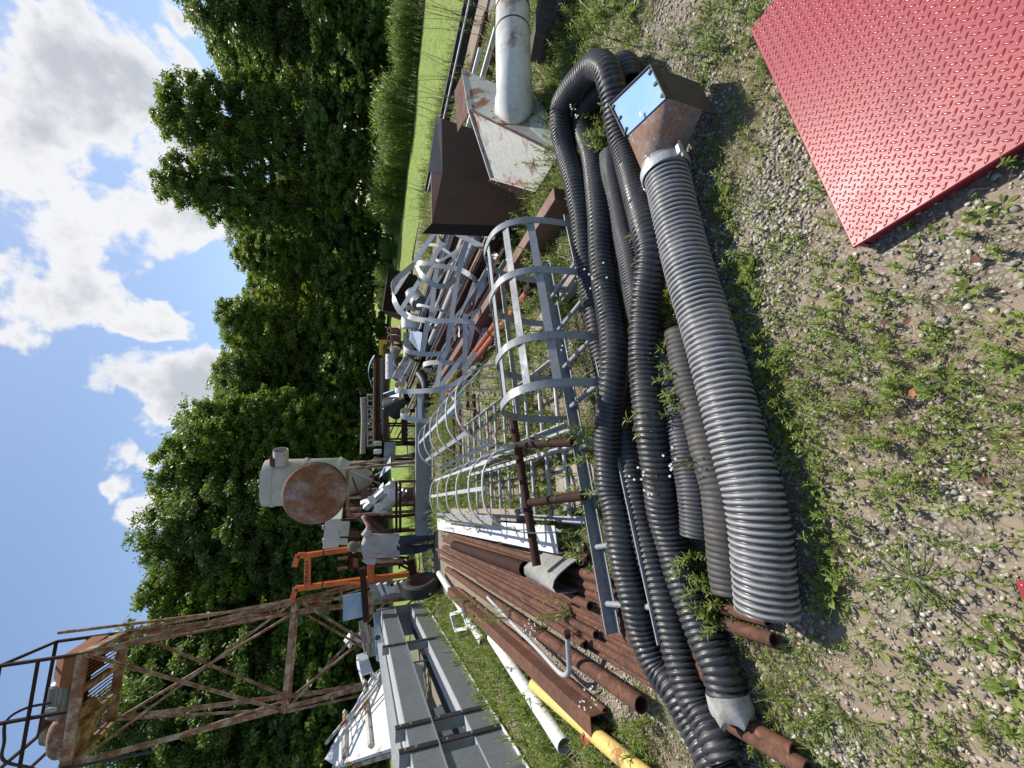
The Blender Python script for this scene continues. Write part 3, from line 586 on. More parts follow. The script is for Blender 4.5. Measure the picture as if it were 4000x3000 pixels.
# hose clamp
ck = root('hose_clamp', 'shiny galvanised band clamp round the end of the grey hose', 'clamp', tuple(pE[10]))
cb = MB().lathe([(.112, -.022), (.117, -.022), (.119, -.012), (.117, 0), (.119, .012), (.117, .022), (.112, .022)], pE[8], nrm(pE[12]-pE[6]), 36); part(cb, 'band', GALV, ck)
for sg in (-1, 1):
    b_ = MB(); o3 = pE[8]+u_*sg*.128+ZZ*.02; b_.box(o3, (.022, .05, .03), (u_, ax, ZZ)); part(b_, 'lug', GALV, ck, bevel=.003)
    b_ = MB().tube([o3-ax*.045+u_*sg*.006, o3+ax*.045+u_*sg*.006], .007, 8); part(b_, 'bolt', GALV, ck)

# ------------------------------------------------------------------ ladders with safety cages lying flat
def caged_ladder(label, a0, a1, width, z, hoops, hmax, hw, mat, rail_w=.065, rung0=0., rungs=None, group='caged ladders lying on the ground', wdir=None, rung_r=.016, straps=5, hoop_w=.05, tops=(0, 1), rail2mat=None):
    """a0 -> a1: one rail; wdir: horizontal direction from that rail to the other"""
    a0 = np.array(a0, float); a1 = np.array(a1, float); d = nrm(a1-a0); L = np.linalg.norm(a1-a0); w = np.asarray(wdir, float)
    r = root('caged_ladder', label, 'ladder', (a0[0], a0[1], 0), group)
    for o in (0, width):
        m = MB().angle(a0+w*o+ZZ*z, a1+w*o+ZZ*z, .045*(1 if o else -1), rail_w, .008); part(m, 'rail', rail2mat if (o and rail2mat) else mat, r)
    n = int(L/.305)
    for i in range(n):
        p = a0+d*(rung0+.15+i*.305)+ZZ*(z+rail_w/2); m = MB().tube([p+w*.0, p+w*width], rung_r, 12); part(m, 'rung', mat, r)
    prof = []
    for t in np.linspace(0, 1, 33):
        ang = math.pi*t; x = -math.cos(ang); y = math.sin(ang)
        prof.append((width/2+hw/2*np.sign(x)*abs(x)**.75, hmax*min(1, y**.72)))
    for s in hoops:
        pts = [a0+d*s+w*(np.clip(u, -hw, width+hw))+ZZ*(z+rail_w+h) for u, h in prof]; m = MB().strip(pts, d, hoop_w, .008); part(m, 'cage_hoop', mat, r)
    for k in range(straps):
        t = (k+1)/(straps+1); i = int(t*32); u, h = prof[i]; ang = math.pi*t; out = -w*math.cos(ang)*.007+ZZ*.007*math.sin(ang)
        s0, s1 = min(hoops)-.03, max(hoops)+.03
        q = w*math.sin(ang)+ZZ*math.cos(ang)
        m = MB().strip([a0+d*s_+w*u+ZZ*(z+rail_w+h)-out*1.2 for s_ in np.linspace(s0, s1, 4)], nrm(np.array([q[0], q[1], q[2]])), hoop_w, .006); part(m, 'cage_strap', mat, r)
    return r
na, nb = G(2226, 883, .14), G(2630, 2560, .14); na = na*1.0
ld = nrm(np.array([1.75, .93, 0])); lw = np.array([-ld[1], ld[0], 0])
nb_ = G(2603, 2512, .12); n0 = G(2226, 883, .14)
ld = nrm(np.array([n0[0]-nb_[0], n0[1]-nb_[1], 0])); lw = np.array([-ld[1], ld[0], 0])
s_h = [np.dot(G(*q)-np.array([nb_[0], nb_[1], 0]), ld) for q in ((2347, 1506, .2), (2305, 1330, .2), (2268, 1060, .2), (2226, 870, .2))]
caged_ladder('galvanised caged ladder lying against the black hoses, nearest the camera', (nb_[0], nb_[1], 0), (n0[0]+ld[0]*.1, n0[1]+ld[1]*.1, 0), .46, .1, s_h, .53, .62, GALVD, wdir=lw, rail_w=.075, straps=5)
L2a, L2b = G(2190, 1440, .1), None
def flat_ladder(pr, pl, width, label, hoops, hmax, mat, L, z=.08, **k):
    p = G(pl[0], pl[1], z)
    caged_ladder(label, (p[0], p[1], 0), tuple((p+AX*L)[:2])+(0,), width, z, hoops, hmax, width+.2, mat, wdir=NX, **k)
flat_ladder(None, (2235, 1653), .52, 'caged ladder with red marked straps lying between the nearest ladder and the plain pale one', [.55, .95, 1.4, 1.85, 2.3, 2.8], .66, GALVRED, 3.4, hoop_w=.035)
flat_ladder(None, (2284, 2021), .46, 'caged ladder lying beside the white angle pieces', [.3, .7, 1.15, 1.6, 2.1, 2.6], .55, GALV, 3.0, hoop_w=.03)

# loose cage sections lying on the steel stock: hoops traced at their own distances
def cage(label, hoops, links, mat=GALV, w=.068):
    H = [[D(x, y, Y) for x, y, Y in h] for h in hoops]
    c = np.mean(np.concatenate(H), 0); r = root('ladder_cage_section', label, 'ladder cage', (c[0], c[1], 0), 'loose ladder cages on the steel stock')
    for h in H:
        p = spline(h, .05); m = MB().strip(p, nrm(np.array([.93, .3, .12])), w, .007); part(m, 'cage_hoop', mat, r)
        e = p[0]; m = MB().box(e, (.05, .05, .008), (nrm(np.array([.9, .3, 0])), nrm(np.array([-.3, .9, 0])), ZZ)); part(m, 'end_tab', REDPRM if random.random() < .5 else mat, r)
    for l in links:
        m = MB().strip(spline([D(*q) for q in l], .12), nrm(np.array([.1, .6, .8])), w, .006); part(m, 'cage_strap', mat, r)
    return r
def c7(x, y, Y): return (1450+x/2.765, 850+y/2.765, Y)
def c6(x, y, Y): return (1300+x/2.37, 1200+y/2.37, Y)
cage('galvanised cage section with curled ends lying beside the dark brown hood', 
     [[c7(770, 250, 5.6), c7(728, 190, 5.5), c7(760, 105, 5.3), c7(850, 130, 5.2), c7(1050, 240, 5.0), c7(1290, 370, 4.75), c7(1395, 490, 4.6), c7(1405, 620, 4.7), c7(1350, 740, 4.8)],
      [c7(545, 575, 6.2), c7(495, 545, 6.0), c7(520, 490, 5.8), c7(700, 520, 5.6), c7(950, 560, 5.4), c7(1110, 660, 5.2), c7(1170, 770, 5.2)],
      [c7(470, 500, 5.6), c7(350, 600, 5.4), c7(250, 700, 5.3), c7(235, 830, 5.2), c7(290, 980, 5.1), c7(390, 1080, 5.0)],
      [c7(480, 500, 5.4), c7(560, 640, 5.2), c7(700, 735, 5.1), c7(830, 730, 5.1), c7(910, 650, 5.2)]],
     [[c7(740, 90, 5.5), c7(480, 460, 5.6), c7(240, 830, 5.3)], [c7(780, 270, 5.3), c7(540, 650, 5.3), c7(320, 1000, 5.1)], [c7(1035, 260, 5.0), c7(950, 560, 5.3), c7(860, 1130, 5.5)], [c7(1310, 410, 4.7), c7(1190, 760, 5.0), c7(1090, 1150, 5.2)], [c7(710, 530, 5.6), c7(640, 1100, 5.7)]])
cage('long galvanised cage section sagging across the pipes towards the grey plate', 
     [[c7(470, 1000, 5.9), c7(400, 970, 5.8), c7(385, 1040, 5.6), c7(450, 1085, 5.5), c7(650, 1115, 5.3), c7(960, 1115, 5.1), c7(1110, 1150, 5.0), c7(1190, 1260, 5.0), c7(1190, 1340, 5.1)],
      [c6(715, 345, 6.2), c6(665, 365, 6.1), c6(690, 405, 6.0), c6(850, 435, 5.9), c6(1020, 425, 5.8), c6(1100, 375, 5.8)],
      [c6(905, 590, 6.2), c6(850, 575, 6.1), c6(850, 525, 6.0), c6(1010, 510, 5.8), c6(1150, 530, 5.7), c6(1215, 600, 5.7), c6(1250, 690, 5.8)],
      [c6(665, 715, 6.4), c6(590, 715, 6.2), c6(585, 770, 6.0), c6(700, 780, 5.9), c6(900, 770, 5.7), c6(1080, 730, 5.6), c6(1240, 630, 5.5), c6(1350, 480, 5.4), c6(1390, 310, 5.3)],
      [c6(710, 955, 6.4), c6(650, 955, 6.3), c6(640, 1010, 6.1), c6(800, 1045, 6.0), c6(950, 1050, 5.9), c6(1060, 1010, 5.8), c6(1200, 900, 5.8)]],
     [[c7(1100, 1160, 5.0), c6(1240, 400, 5.4), c6(1150, 530, 5.6), c6(960, 780, 5.8)], [c7(860, 1130, 5.2), c6(1050, 420, 5.7), c6(1000, 520, 5.8), c6(960, 780, 5.8)], [c7(610, 1120, 5.3), c6(830, 430, 5.9)], [c6(800, 780, 5.9), c6(805, 1040, 6.0)], [c6(1030, 760, 5.7), c6(985, 1045, 5.9)], [c6(1230, 60, 5.0), c6(1220, 630, 5.5)], [c7(1330, 830, 4.9), c7(1180, 1340, 5.1), c7(1000, 1659, 5.4)]])

cage('tangle of thin galvanised hoops and strips lying under the two larger cages',
     [[c7(590, 960, 6.2), c7(500, 960, 6.1), c7(520, 945, 6.0), c7(700, 985, 5.8), c7(840, 1040, 5.7), c7(940, 1130, 5.6), c7(950, 1290, 5.6)],
      [c7(740, 1190, 6.0), c7(640, 1180, 5.9), c7(660, 1130, 5.8), c7(840, 1125, 5.7), c7(1010, 1110, 5.6)],
      [c7(700, 400, 5.8), c7(720, 470, 5.7), c7(860, 400, 5.6), c7(990, 300, 5.5)],
      [c7(560, 300, 6.2), c7(700, 300, 6.0), c7(850, 390, 5.8), c7(930, 470, 5.7)],
      [c6(1060, 770, 6.2), c6(1120, 860, 6.1), c6(1140, 960, 6.0), c6(1180, 1040, 6.0)]],
     [[c7(1110, 700, 5.3), c7(1010, 950, 5.4), c7(900, 1100, 5.5), c7(900, 1330, 5.6)], [c7(1330, 820, 5.0), c7(1240, 1190, 5.2), c7(1130, 1500, 5.4)], [c7(1490, 480, 4.4), c7(1370, 750, 4.7), c7(1200, 960, 5.0), c7(1030, 1070, 5.2)], [c6(1250, 560, 5.6), c6(1190, 800, 5.8), c6(1130, 940, 6.0)], [c7(960, 330, 5.6), c7(700, 720, 5.8), c7(560, 1000, 6.0)]], w=.04)

# ------------------------------------------------------------------ steel stock lying along AX
def c8(x, y): return (1600+x/2.074, 1500+y/2.074)
def c11(x, y): return (2000+x/1.659, 2000+y/1.659)
def c10(x, y): return (1000+x/1.659, 2000+y/1.659)
def cR(x, y): return (1450+x/2.765, 850+y/2.765)
def c6p(x, y): return (1300+x/2.37, 1200+y/2.37)
RUSTM = mt('brown_rust', (.12, .055, .034), (.17, .075, .04), .5, 4, .2, .8, .9, fine=.3, bump=.4, bsc=70)
def rustpipe(pn, L, r, z, label, mat=RUST, off=0., name='steel_pipe', cat='pipe', group='rusty pipes lying in the bundle', n=18):
    a = G(pn[0], pn[1], z); d = nrm(AX+NX*off); m = MB().pipe(a, a+d*L, r, .007, n); return thing(m, name, mat, label, cat, group, smooth=40)
# near ends of the rusty pipes: (x, y, length, radius, z, label)
RP = [((2506, 2753), 5.2, .043, .075, 'thick rusty pipe ending open on bare gravel beside the brown channel'),
      ((3160, 3010), 7.2, .036, .06, 'thick rusty pipe running under the black hose ends to the bottom corner'),
      ((3104, 2936), 6.8, .033, .05, 'rusty pipe ending open on the gravel past the hose ends'),
      ((2880, 2700), 6.2, .036, .05, 'thin rusty pipe just inside the thick pipes, passing under the hose'),
      ((2800, 2630), 6., .036, .05, 'thin rusty pipe in the middle of the bundle, second inside the thick pipes'),
      ((2760, 2575), 6.2, .034, .05, 'thin rusty pipe in the middle of the bundle, third inside the thick pipes'),
      ((2720, 2520), 6., .036, .05, 'thin rusty pipe in the middle of the bundle below the ladder end'),
      ((2690, 2460), 6., .033, .05, 'thin rusty pipe in the middle of the bundle under the ladder rail end'),
      ((2640, 2400), 5.6, .036, .05, 'thin rusty pipe in the bundle crossing under the last ladder rung'),
      ((3024, 2500), 6.4, .026, .04, 'rusty pipe stub coming out past the end of the big grey hose'),
      ((3000, 2424), 6.1, .023, .035, 'thin rusty pipe stub beside the end of the big grey hose'),
      ((2416, 2280), 4.6, .04, .055, 'rusty pipe ending beside the curled grey belt'),
      ((2307, 2368), 4.2, .036, .12, 'rusty pipe lying on top of the bundle with a ringed end'),
      ((2053, 2223), 2.9, .062, .14, 'thickest dark rusty pipe on top of the bundle, open end towards the belt'),
      ((2300, 2180), 3.9, .03, .09, 'short rusty pipe end poking out under the ladder rail'),
      ((2110, 2190), 3.1, .034, .07, 'rusty pipe beside the white angle piece, nearest to it'),
      ((2140, 2230), 3.2, .03, .07, 'thin rusty pipe between the thickest pipe and the white angle'),
      ((2160, 2290), 3.3, .034, .1, 'rusty pipe passing behind the curled grey belt'),
      ((2240, 2350), 3.6, .03, .11, 'thin rusty pipe on top of the bundle left of the curled belt'),
      ((2330, 2480), 4., .032, .11, 'thin rusty pipe on top of the bundle near the bent conduit'),
      ((2290, 2520), 4., .035, .1, 'rusty pipe under the bent grey conduit'),
      ((2370, 2640), 4.4, .03, .05, 'thin rusty pipe between the thick pipe and the bent conduit'),
      ((2365, 2780), 4.1, .024, .03, 'slim rusty pipe with a flanged end lying against the brown channel')]
for i, (p, L, r, z, lb) in enumerate(RP): rustpipe(p, L, r*(.8 if .028 < r < .041 and z > .04 else 1), z, lb, off=.012*math.sin(i*2.3), mat=RUST if i != 13 else RUSTD)
hl = spline([np.array([x, y, 0.]) for x, y in ((2440, 2270), (2520, 2370), (2560, 2470), (2620, 2590), (2690, 2690), (2740, 2790))], 1)
for i in range(19):
    q = hl[int((i+.5)/19*len(hl))]; rustpipe((q[0]+15*math.sin(i*3.1), q[1]), 4.6+1.1*math.sin(i*1.7), .019+.006*((i*7) % 3)/2, .03+.022*(i % 2), 'slim rusty pipe packed in the bundle, its near end hidden under the black hose', off=.01*math.sin(i*4.4), group='slim pipes packed in the bundle', mat=RUST if i % 4 else RUSTM)
# brown channel, yellow pipe, white pipes, conduit
a = G(2347, 2830, .075); m = MB().sweep(a, a+AX*4.4, [(-.055, -.07), (-.048, -.07), (-.048, .063), (.048, .063), (.048, -.07), (.055, -.07), (.055, .07), (-.055, .07)]); thing(m, 'steel_channel', RUSTM, 'dark brown steel channel lying beside the yellow pipe', 'steel channel', smooth=0)
a = G(2640, 3130, .1); b = G(2085, 2675, .1); m = MB().pipe(a, b, .046, .006, 20); yp = root('yellow_pipe', 'pale yellow scuffed pipe lying at the edge of the weeds', 'pipe', tuple(b[:2])+(0,)); part(m, 'tube', YELLOW, yp)
hp = G(2312, 2880, .1)+ZZ*.045+nrm(CP-G(2312, 2880, .1))*.004; m = MB().lathe([(.028, -.002), (.034, .002), (.022, .006), (.02, .001), (.0001, .001)], hp-ZZ*.004, nrm(ZZ+np.array([.3, -.5, 0])), 16); part(m, 'outlet', REDPRM, yp, label='rust red outlet ring')
for pn, pf, r, lb in (((1888, 2508), (1715, 2240), .05, 'white plastic pipe lying in the weeds beside the tyre'), ((2205, 2915), (1922, 2488), .055, 'white plastic pipe half hidden by weeds beside the yellow pipe')):
    m = MB().pipe(G(*pn, .09), G(*pf, .09), r, .006, 20); thing(m, 'plastic_pipe', PVC, lb, 'pipe', 'white plastic pipes')
cd = [(1905, 2333, .12), (2000, 2434, .13), (2100, 2534, .14), (2160, 2600, .14), (2195, 2634, .14), (2215, 2634, .15), (2223, 2612, .16), (2221, 2560, .18), (2216, 2475, .22)]
cr_ = root('bent_conduit', 'bent grey conduit with a hooked end lying on the rusty pipes', 'conduit', tuple(G(2195, 2634, 0)))
part(MB().tube(spline([G(*q) for q in cd], .04), .017, 12), 'tube', GALV, cr_); part(MB().lathe([(.0001, -.02), (.022, -.02), (.022, .02), (.0001, .02)], G(2216, 2478, .22), nrm(G(2216, 2475, .22)-G(2221, 2560, .18)), 6), 'coupling', RUSTD, cr_)
# curled belt
pr = [(2085, .025), (2130, .03), (2170, .06), (2205, .14), (2240, .22), (2275, .25), (2310, .21), (2325, .13), (2318, .06)]
P3 = []
for y, z in pr:
    q = G(2225, y, 0); P3.append(np.array([q[0]*1.0, q[1], z]))
q0 = P3[0]; ex = nrm(P3[-1]*[1, 1, 0]-q0*[1, 1, 0]); P3 = [q0*[1, 1, 0]+ex*((p-q0)@ex)*.82+ZZ*p[2] for p in P3]
m = MB().strip(spline(P3, .03), AX, .52, .008); thing(m, 'belting', BELT, 'piece of pale grey belting curled over beside the rusty pipes', 'belting', smooth=60)
# brown pipe frame on top
fr = root('pipe_stand', 'dark brown pipe frame with two short legs lying across the caged ladders', 'pipe frame', tuple(G(2050, 1900, 0)))
fa, fb = G(2005, 1640, .3), G(2097, 2209, .3); fa2 = fa+(fb-fa)*-.02
part(MB().tube([fa2, fb], .032, 16), 'crossbar', RUSTD, fr); fd = nrm(fb-fa)
for p, q in (((2034, 1736), (2240, 1727)), ((2072, 1963), (2280, 1936))): part(MB().tube([G(*p, .3), G(*q, .2)], .03, 14), 'leg', RUSTD, fr)
# white angle and timbers
wa, wb = G(2203, 2108, .1), G(1722, 2046, .1)
m = MB().sweep(wa, wb, [(-.09, .06), (-.09, -.08), (-.083, -.08), (-.083, .052), (.1, .06), (.1, .067)][::-1]); thing(m, 'white_angle', WHITEC, 'long white sheet metal angle lying between the caged ladder and rusty pipes', 'metal angle', smooth=0)
for pn, pf, z, w, h, lb in (((1940, 2035), (1750, 2024), .2, .12, .1, 'grey timber beam lying on the white angle, the shorter one'), ((2035, 2012), (1772, 2000), .12, .11, .1, 'grey timber beam lying beside the white angle against the caged ladder')):
    m = MB().bar(G(*pn, z), G(*pf, z), w, h); thing(m, 'timber_beam', WOOD, lb, 'timber', 'grey timbers', bevel=.006)
m = MB().bar(G(2262, 1075, .05), G(2085, 1310, .05), .13, .07); thing(m, 'timber_plank', WOOD, 'grey plank lying in the weeds under the nearest ladder cage', 'timber', 'grey timbers', bevel=.006)
m = MB().bar(G(2190, 1868, .05), G(2345, 1872, .05), .2, .09); m2 = MB().bar(G(2210, 1968, .04), G(2290, 1975, .04), .1, .07)
thing(m, 'timber_block', WOOD, 'pale timber block under the nearest ladder between two of its rungs', 'timber', 'grey timbers', bevel=.006); thing(m2, 'timber_block', WOOD, 'small timber offcut beside the block under the nearest ladder', 'timber', 'grey timbers', bevel=.006)
# skids under the ladders
for i, (x, y0, y1) in enumerate(((1728, 1560, 2010), (1746, 1600, 2010), (1770, 1620, 1990), (1796, 1600, 1990), (1850, 1540, 1660), (1822, 1480, 1600))):
    m = MB().pipe(G(x, y0, .04), G(x+6, y1, .04), .028, .006, 12); thing(m, 'cross_pipe', RUST, 'rusty pipe lying crosswise under the caged ladders, %s from the grey plate' % ORD[i], 'pipe', 'rusty cross pipes')
# long grey plate girder
m = MB(); pa, pb = G(1690, 1591, 0), G(1694, 2103, 0); dd = nrm(pb-pa); nn = np.array([-dd[1], dd[0], 0]); nn = nn if nn[1] > 0 else -nn; Lg = np.linalg.norm(pb-pa)
gp = root('grey_plate_beam', 'long smooth grey steel trough standing on edge in front of the man', 'steel trough', tuple(pa))
part(MB().box(pa+dd*Lg/2+ZZ*.2+nn*.006, (Lg, .012, .34), (dd, nn, ZZ)), 'web', SMOOTHG, gp, bevel=.002)
for zz in (.036, .364): part(MB().box(pa+dd*Lg/2+ZZ*zz+nn*.07, (Lg, .116, .01), (dd, nn, ZZ)), 'flange', SMOOTHG, gp)
part(MB().box(pa+dd*.62+ZZ*.2-nn*.0015, (.16, .003, .1), (dd, nn, ZZ)), 'patch', GALV, gp, label='pale rectangular patch')
for zz in (.1, .3): part(MB().lathe([(.012, 0), (.009, .003), (.0001, .003)], pa+dd*(Lg-.06)+ZZ*zz, -nn, 10), 'bolt_hole', BLACKM, gp)
# big stock on the right of the cages
def stock(kind, pn, pf, z, w, h, mat, label, name, cat, grp=None):
    a, b = along(pn, pf, z)
    m = MB()
    if kind == 'bar': m.bar(a, b, w, h)
    elif kind == 'pipe': m.pipe(a, b, w, .006, 18)
    elif kind == 'chan': m.channel(a, b, w, h, .008)
    elif kind == 'angle': m.angle(a, b, w, h, .008)
    return thing(m, name, mat, label, cat, grp, smooth=40)
SG = 'steel stock lying beside the loose cages'
a, b = along((2212, 765), (1646, 1590), .12); m = MB().sweep(a, b, [(-.055, -.1), (.055, -.1), (.055, .1), (-.055, .1)]); thing(m, 'steel_beam', BROWN, 'long brown rectangular steel tube passing behind the nearest ladder cage', 'steel beam', SG, bevel=.004)
rp = root('red_pipe', 'red primed pipe with a rusty flanged end lying beside the brown tube', 'pipe', tuple(G(2085, 1115, 0)), 'red primed pipes')
a, b = along((2085, 1115), (1745, 1545), .09); part(MB().pipe(a, b, .04, .006, 18), 'tube', REDPRM, rp); part(MB().lathe([(.03, -.02), (.058, -.02), (.058, .12), (.03, .12)], a, AX, 18), 'flange', RUSTD, rp)
stock('pipe', (1945, 1258), (1745, 1492), .12, .043, 0, REDPRM, 'second red primed pipe, lying behind the flanged one', 'red_pipe', 'pipe', 'red primed pipes')
stock('pipe', (1793, 1432), (1743, 1491), .2, .05, 0, YELLOW, 'short pale yellow pipe piece resting on the red pipes', 'yellow_pipe', 'pipe')
stock('pipe', (1880, 880), (1672, 1335), .22, .055, 0, GALV, 'thick bright galvanised pipe with an open end beside the dark brown hood', 'galvanised_pipe', 'pipe', SG)
stock('pipe', (1940, 1072), (1760, 1290), .16, .034, 0, GALV, 'bright galvanised pipe lying between the thick pipe and the brown tube', 'galvanised_pipe', 'pipe', SG)
stock('pipe', (1832, 870), (1655, 1300), .28, .025, 0, GALV, 'thin galvanised pipe lying behind the thick one', 'galvanised_pipe', 'pipe', SG)
stock('pipe', (1815, 1090), (1690, 1340), .12, .03, 0, GALVD, 'thin dull pipe under the curled cage section', 'galvanised_pipe', 'pipe', SG)
stock('chan', (1930, 940), (1680, 1440), .1, .06, .09, RUST, 'rusty channel lying in the middle of the stock', 'steel_channel', 'steel channel', SG)
stock('angle', (1905, 870), (1640, 1370), .16, .07, .07, RUST, 'rusty angle iron lying behind the rusty channel', 'angle_iron', 'angle iron', SG)
stock('chan', (2010, 940), (1720, 1460), .06, .07, .1, RUSTD, 'dark brown channel lying next to the long brown tube', 'steel_channel', 'steel channel', SG)
stock('bar', (1960, 900), (1690, 1400), .05, .1, .08, BLACKM, 'black steel bar under the rusty channels', 'steel_bar', 'steel bar', SG)
stock('angle', (1790, 860), (1610, 1240), .3, .06, .06, GALV, 'long galvanised angle at the back of the stock next to the field', 'angle_iron', 'angle iron', SG)
stock('angle', (1770, 880), (1580, 1260), .2, .05, .05, BLUEG, 'pale blue grey angle at the back of the stock', 'angle_iron', 'angle iron', SG)
stock('bar', (1760, 870), (1560, 1330), .08, .2, .14, BLACKM, 'black girder lying at the edge of the mown field', 'steel_bar', 'steel bar', SG)
stock('bar', (1860, 900), (1640, 1340), .06, .14, .1, RUSTD, 'wide dark rusty bar lying low in the stock', 'steel_bar', 'steel bar', SG)
stock('pipe', (2045, 1135), (1850, 1370), .05, .03, 0, RUSTD, 'dark rusty pipe lying on the ground behind the red pipe', 'steel_pipe', 'pipe', SG)
stock('angle', (1985, 1020), (1700, 1500), .14, .05, .05, GALVD, 'dull galvanised strip angle lying across the weeds near the brown tube', 'angle_iron', 'angle iron', SG)
stock('chan', (1850, 1230), (1668, 1520), .1, .12, .12, RUSTD, 'dark rusty channel under the sagging cage', 'steel_channel', 'steel channel', SG)
stock('chan', (1790, 1200), (1650, 1430), .08, .1, .1, RUST, 'short rusty channel with a notched edge under the cages', 'steel_channel', 'steel channel', SG)
for i in range(30):
    u = (i % 10)/9; y0 = 880+150*(i//10)+rnd(0, 60); x0 = 1735+u*235+(i//10)*-35; kk = ['angle', 'pipe', 'bar'][i % 3]
    stock(kk, (x0, y0), (x0-.52*(380+60*(i % 3)), y0+380+60*(i % 3)), .05+.05*(i % 4), [.05, .02, .05][i % 3], .05, [RUST, GALVD, RUSTD, BLACKM, GALV, RUSTD, BROWN][i % 7], 'slim length of steel lying loose in the stock between the cages and the field', 'steel_offcut', 'steel length', 'slim loose lengths in the stock')
# beams along the right edge of the yard, next to the mown field
zb = .3
for (pn, pf, z, w, h, mat, lb) in (((1858, -80), (1660, 740), .22, .08, .2, BLACKM, 'long black girder with a pale top edge at the border of the mown field'), ((1852, -80), (1655, 740), .34, .05, .02, GALV, 'pale steel strip lying on the black girder by the mown field'),
                                   ((1876, 190), (1843, 310), .2, .05, .05, WHITEC, 'short white flaking bar behind the white pipe'), ((1938, 110), (1795, 520), .2, .05, .05, WHITEC, 'long white flaking bar passing behind the white hood'),
                                   ((1965, 100), (1840, 420), .12, .1, .08, BROWN, 'brown bar close behind the white pipe'), ((1900, 60), (1740, 560), .05, .14, .06, RUSTD, 'dark rusty bar lying under the white flaking bars'), ((1800, 520), (1700, 800), .2, .03, .03, BROWN, 'thin brown rods beside the top of the white hood')):
    stock('bar', pn, pf, z, w, h, mat, lb, 'steel_bar', 'steel bar', 'bars behind the white pipe')
for pn, pf, z, w, h, lb in (((2140, -60), (2085, 240), .16, .1, .1, 'grey beam under the white pipe, closest to it'), ((2175, -60), (2102, 250), .1, .09, .1, 'dark beam beside the white pipe, middle of three'), ((2222, -60), (2118, 190), .06, .16, .08, 'wide dark plank beside the white pipe, nearest the weeds')):
    thing(MB().bar(G(*pn, z), G(*pf, z), w, h), 'timber_beam', WOODD, lb, 'timber', 'dark timbers beside the white pipe', bevel=.005)

# ------------------------------------------------------------------ white hood with its pipe, brown hoods
def onplane(P, x, y):
    """the point of the plane through three points that lies on this line of sight"""
    n = np.cross(P[1]-P[0], P[2]-P[0]); d = ray(x, y); return CP+d*(((P[0]-CP)@n)/(d@n))
hw_ = root('white_hood', 'rust stained cream extraction hood with a round pipe lying on its side', 'hood', tuple(G(2100, 600, 0)))
back_ = np.array([.15, .75, 0.])
U2, U3 = D(1837, 430, 3.95), G(2187, 604, .04); Q3 = G(2097, 744, .04)
PL = (U2, U3, Q3); Q2 = onplane(PL, 1922, 695); PU = (U2, U3, D(1925, 322, 4.1))
U1, U4, U5 = onplane(PU, 1812, 272), onplane(PU, 2168, 388), onplane(PU, 1925, 322)
nl = nrm(np.cross(U3-U2, Q3-U2)); nl = nl if nl@(CP-U2) > 0 else -nl; nu = nrm(np.cross(U3-U2, U5-U2)); nu = nu if nu@(CP-U2) > 0 else -nu
part(MB().plate([U2, Q2, Q3, U3], -nl*.01), 'lower_panel', CREAM, hw_, smooth=0)
up_ = part(MB().plate([U1, U2, U3, U4, U5], -nu*.01), 'upper_panel', CREAM, hw_, smooth=0)
rs_ = onplane(PU, 2085, 470); part(MB().plate([U3+nu*.003, onplane(PU, 2070, 500)+nu*.003, onplane(PU, 2060, 395)+nu*.003, U4+nu*.003], nu*.003), 'rust_patch', WHITEP, up_, label='rust streaked lower corner')
part(MB().strip([U1, U2, Q2, Q2+(Q2-U2)*.03], -nl, .05, .014), 'rim', CREAM, hw_)
part(MB().strip([Q2, Q3, U3], -nl, .05, .014), 'foot_flange', CREAM, hw_)
part(MB().tube([U2+nl*.004, U3+nl*.004], .008, 8), 'weld_seam', RUST, hw_)
part(MB().plate([U1, U2, U2+back_*.8, U1+back_*.7], (0, 0, -.01)), 'back_panel', RUST, hw_, smooth=0)
part(MB().plate([Q2, Q3, Q3+back_*.9, Q2+back_*.9], (.012, 0, 0)), 'inner_panel', RUSTD, hw_, smooth=0)
ctr = onplane(PU, 2015, 430); Yc = ctr[1]
pax = [ctr-nu*.1, ctr+nu*.05, D(2012, 395, Yc-.25), D(2008, 320, Yc-.42), D(2005, 230, Yc-.46), D(2003, 100, Yc-.42), D(2003, -120, Yc-.35)]
rp2 = 68/F_PX*(Yc-.45)*1.06
q = spline(pax, .04); rr = np.interp(np.linspace(0, 1, len(q)), [0, .1, .25, .45, 1], [rp2*1.5, rp2*1.32, rp2*1.1, rp2*1.0, rp2*.97])
wpp = part(MB().tube(q, rr, 40), 'pipe', WHITEP, hw_, label='flaking white round pipe')
for f in (.62, .75): c = q[int(len(q)*f)]; part(MB().lathe([(rp2*.98, -.006), (rp2*1.012, -.006), (rp2*1.012, .006), (rp2*.98, .006)], c, nrm(q[int(len(q)*f)+1]-c), 40), 'seam_band', RUST, wpp)
part(MB().lathe([(rp2*1.3, 0), (rp2*1.75, 0), (rp2*1.75, .006), (rp2*1.3, .006)], ctr+nu*.003, nu, 48), 'collar_flange', CREAM, wpp)
for i in range(10): part(MB().lathe([(.008, 0), (.008, .006), (.001, .007)], ctr+nu*.009+(np.cross(nu, ZZ)*math.cos(i*.628)+nrm(np.cross(nu, np.cross(nu, ZZ)))*math.sin(i*.628))*rp2*1.62, nu, 6), 'rivet', RUST, wpp)
hb = root('brown_hood', 'large dark brown sheet metal hood standing behind the cream hood', 'hood', tuple(G(2080, 870, 0)), 'brown sheet metal hoods')
f1, f2, f3 = D(1728, 678, 4.75), D(1687, 873, 4.45), G(2085, 885, .02); PF = (f1, f2, f3); f4 = onplane(PF, 2110, 752); f5 = onplane(PF, 2000, 742)
part(MB().plate([f1, f2, f3, f4, f5], (.02, .04, -.005)), 'front_panel', HOODM, hb, smooth=0)
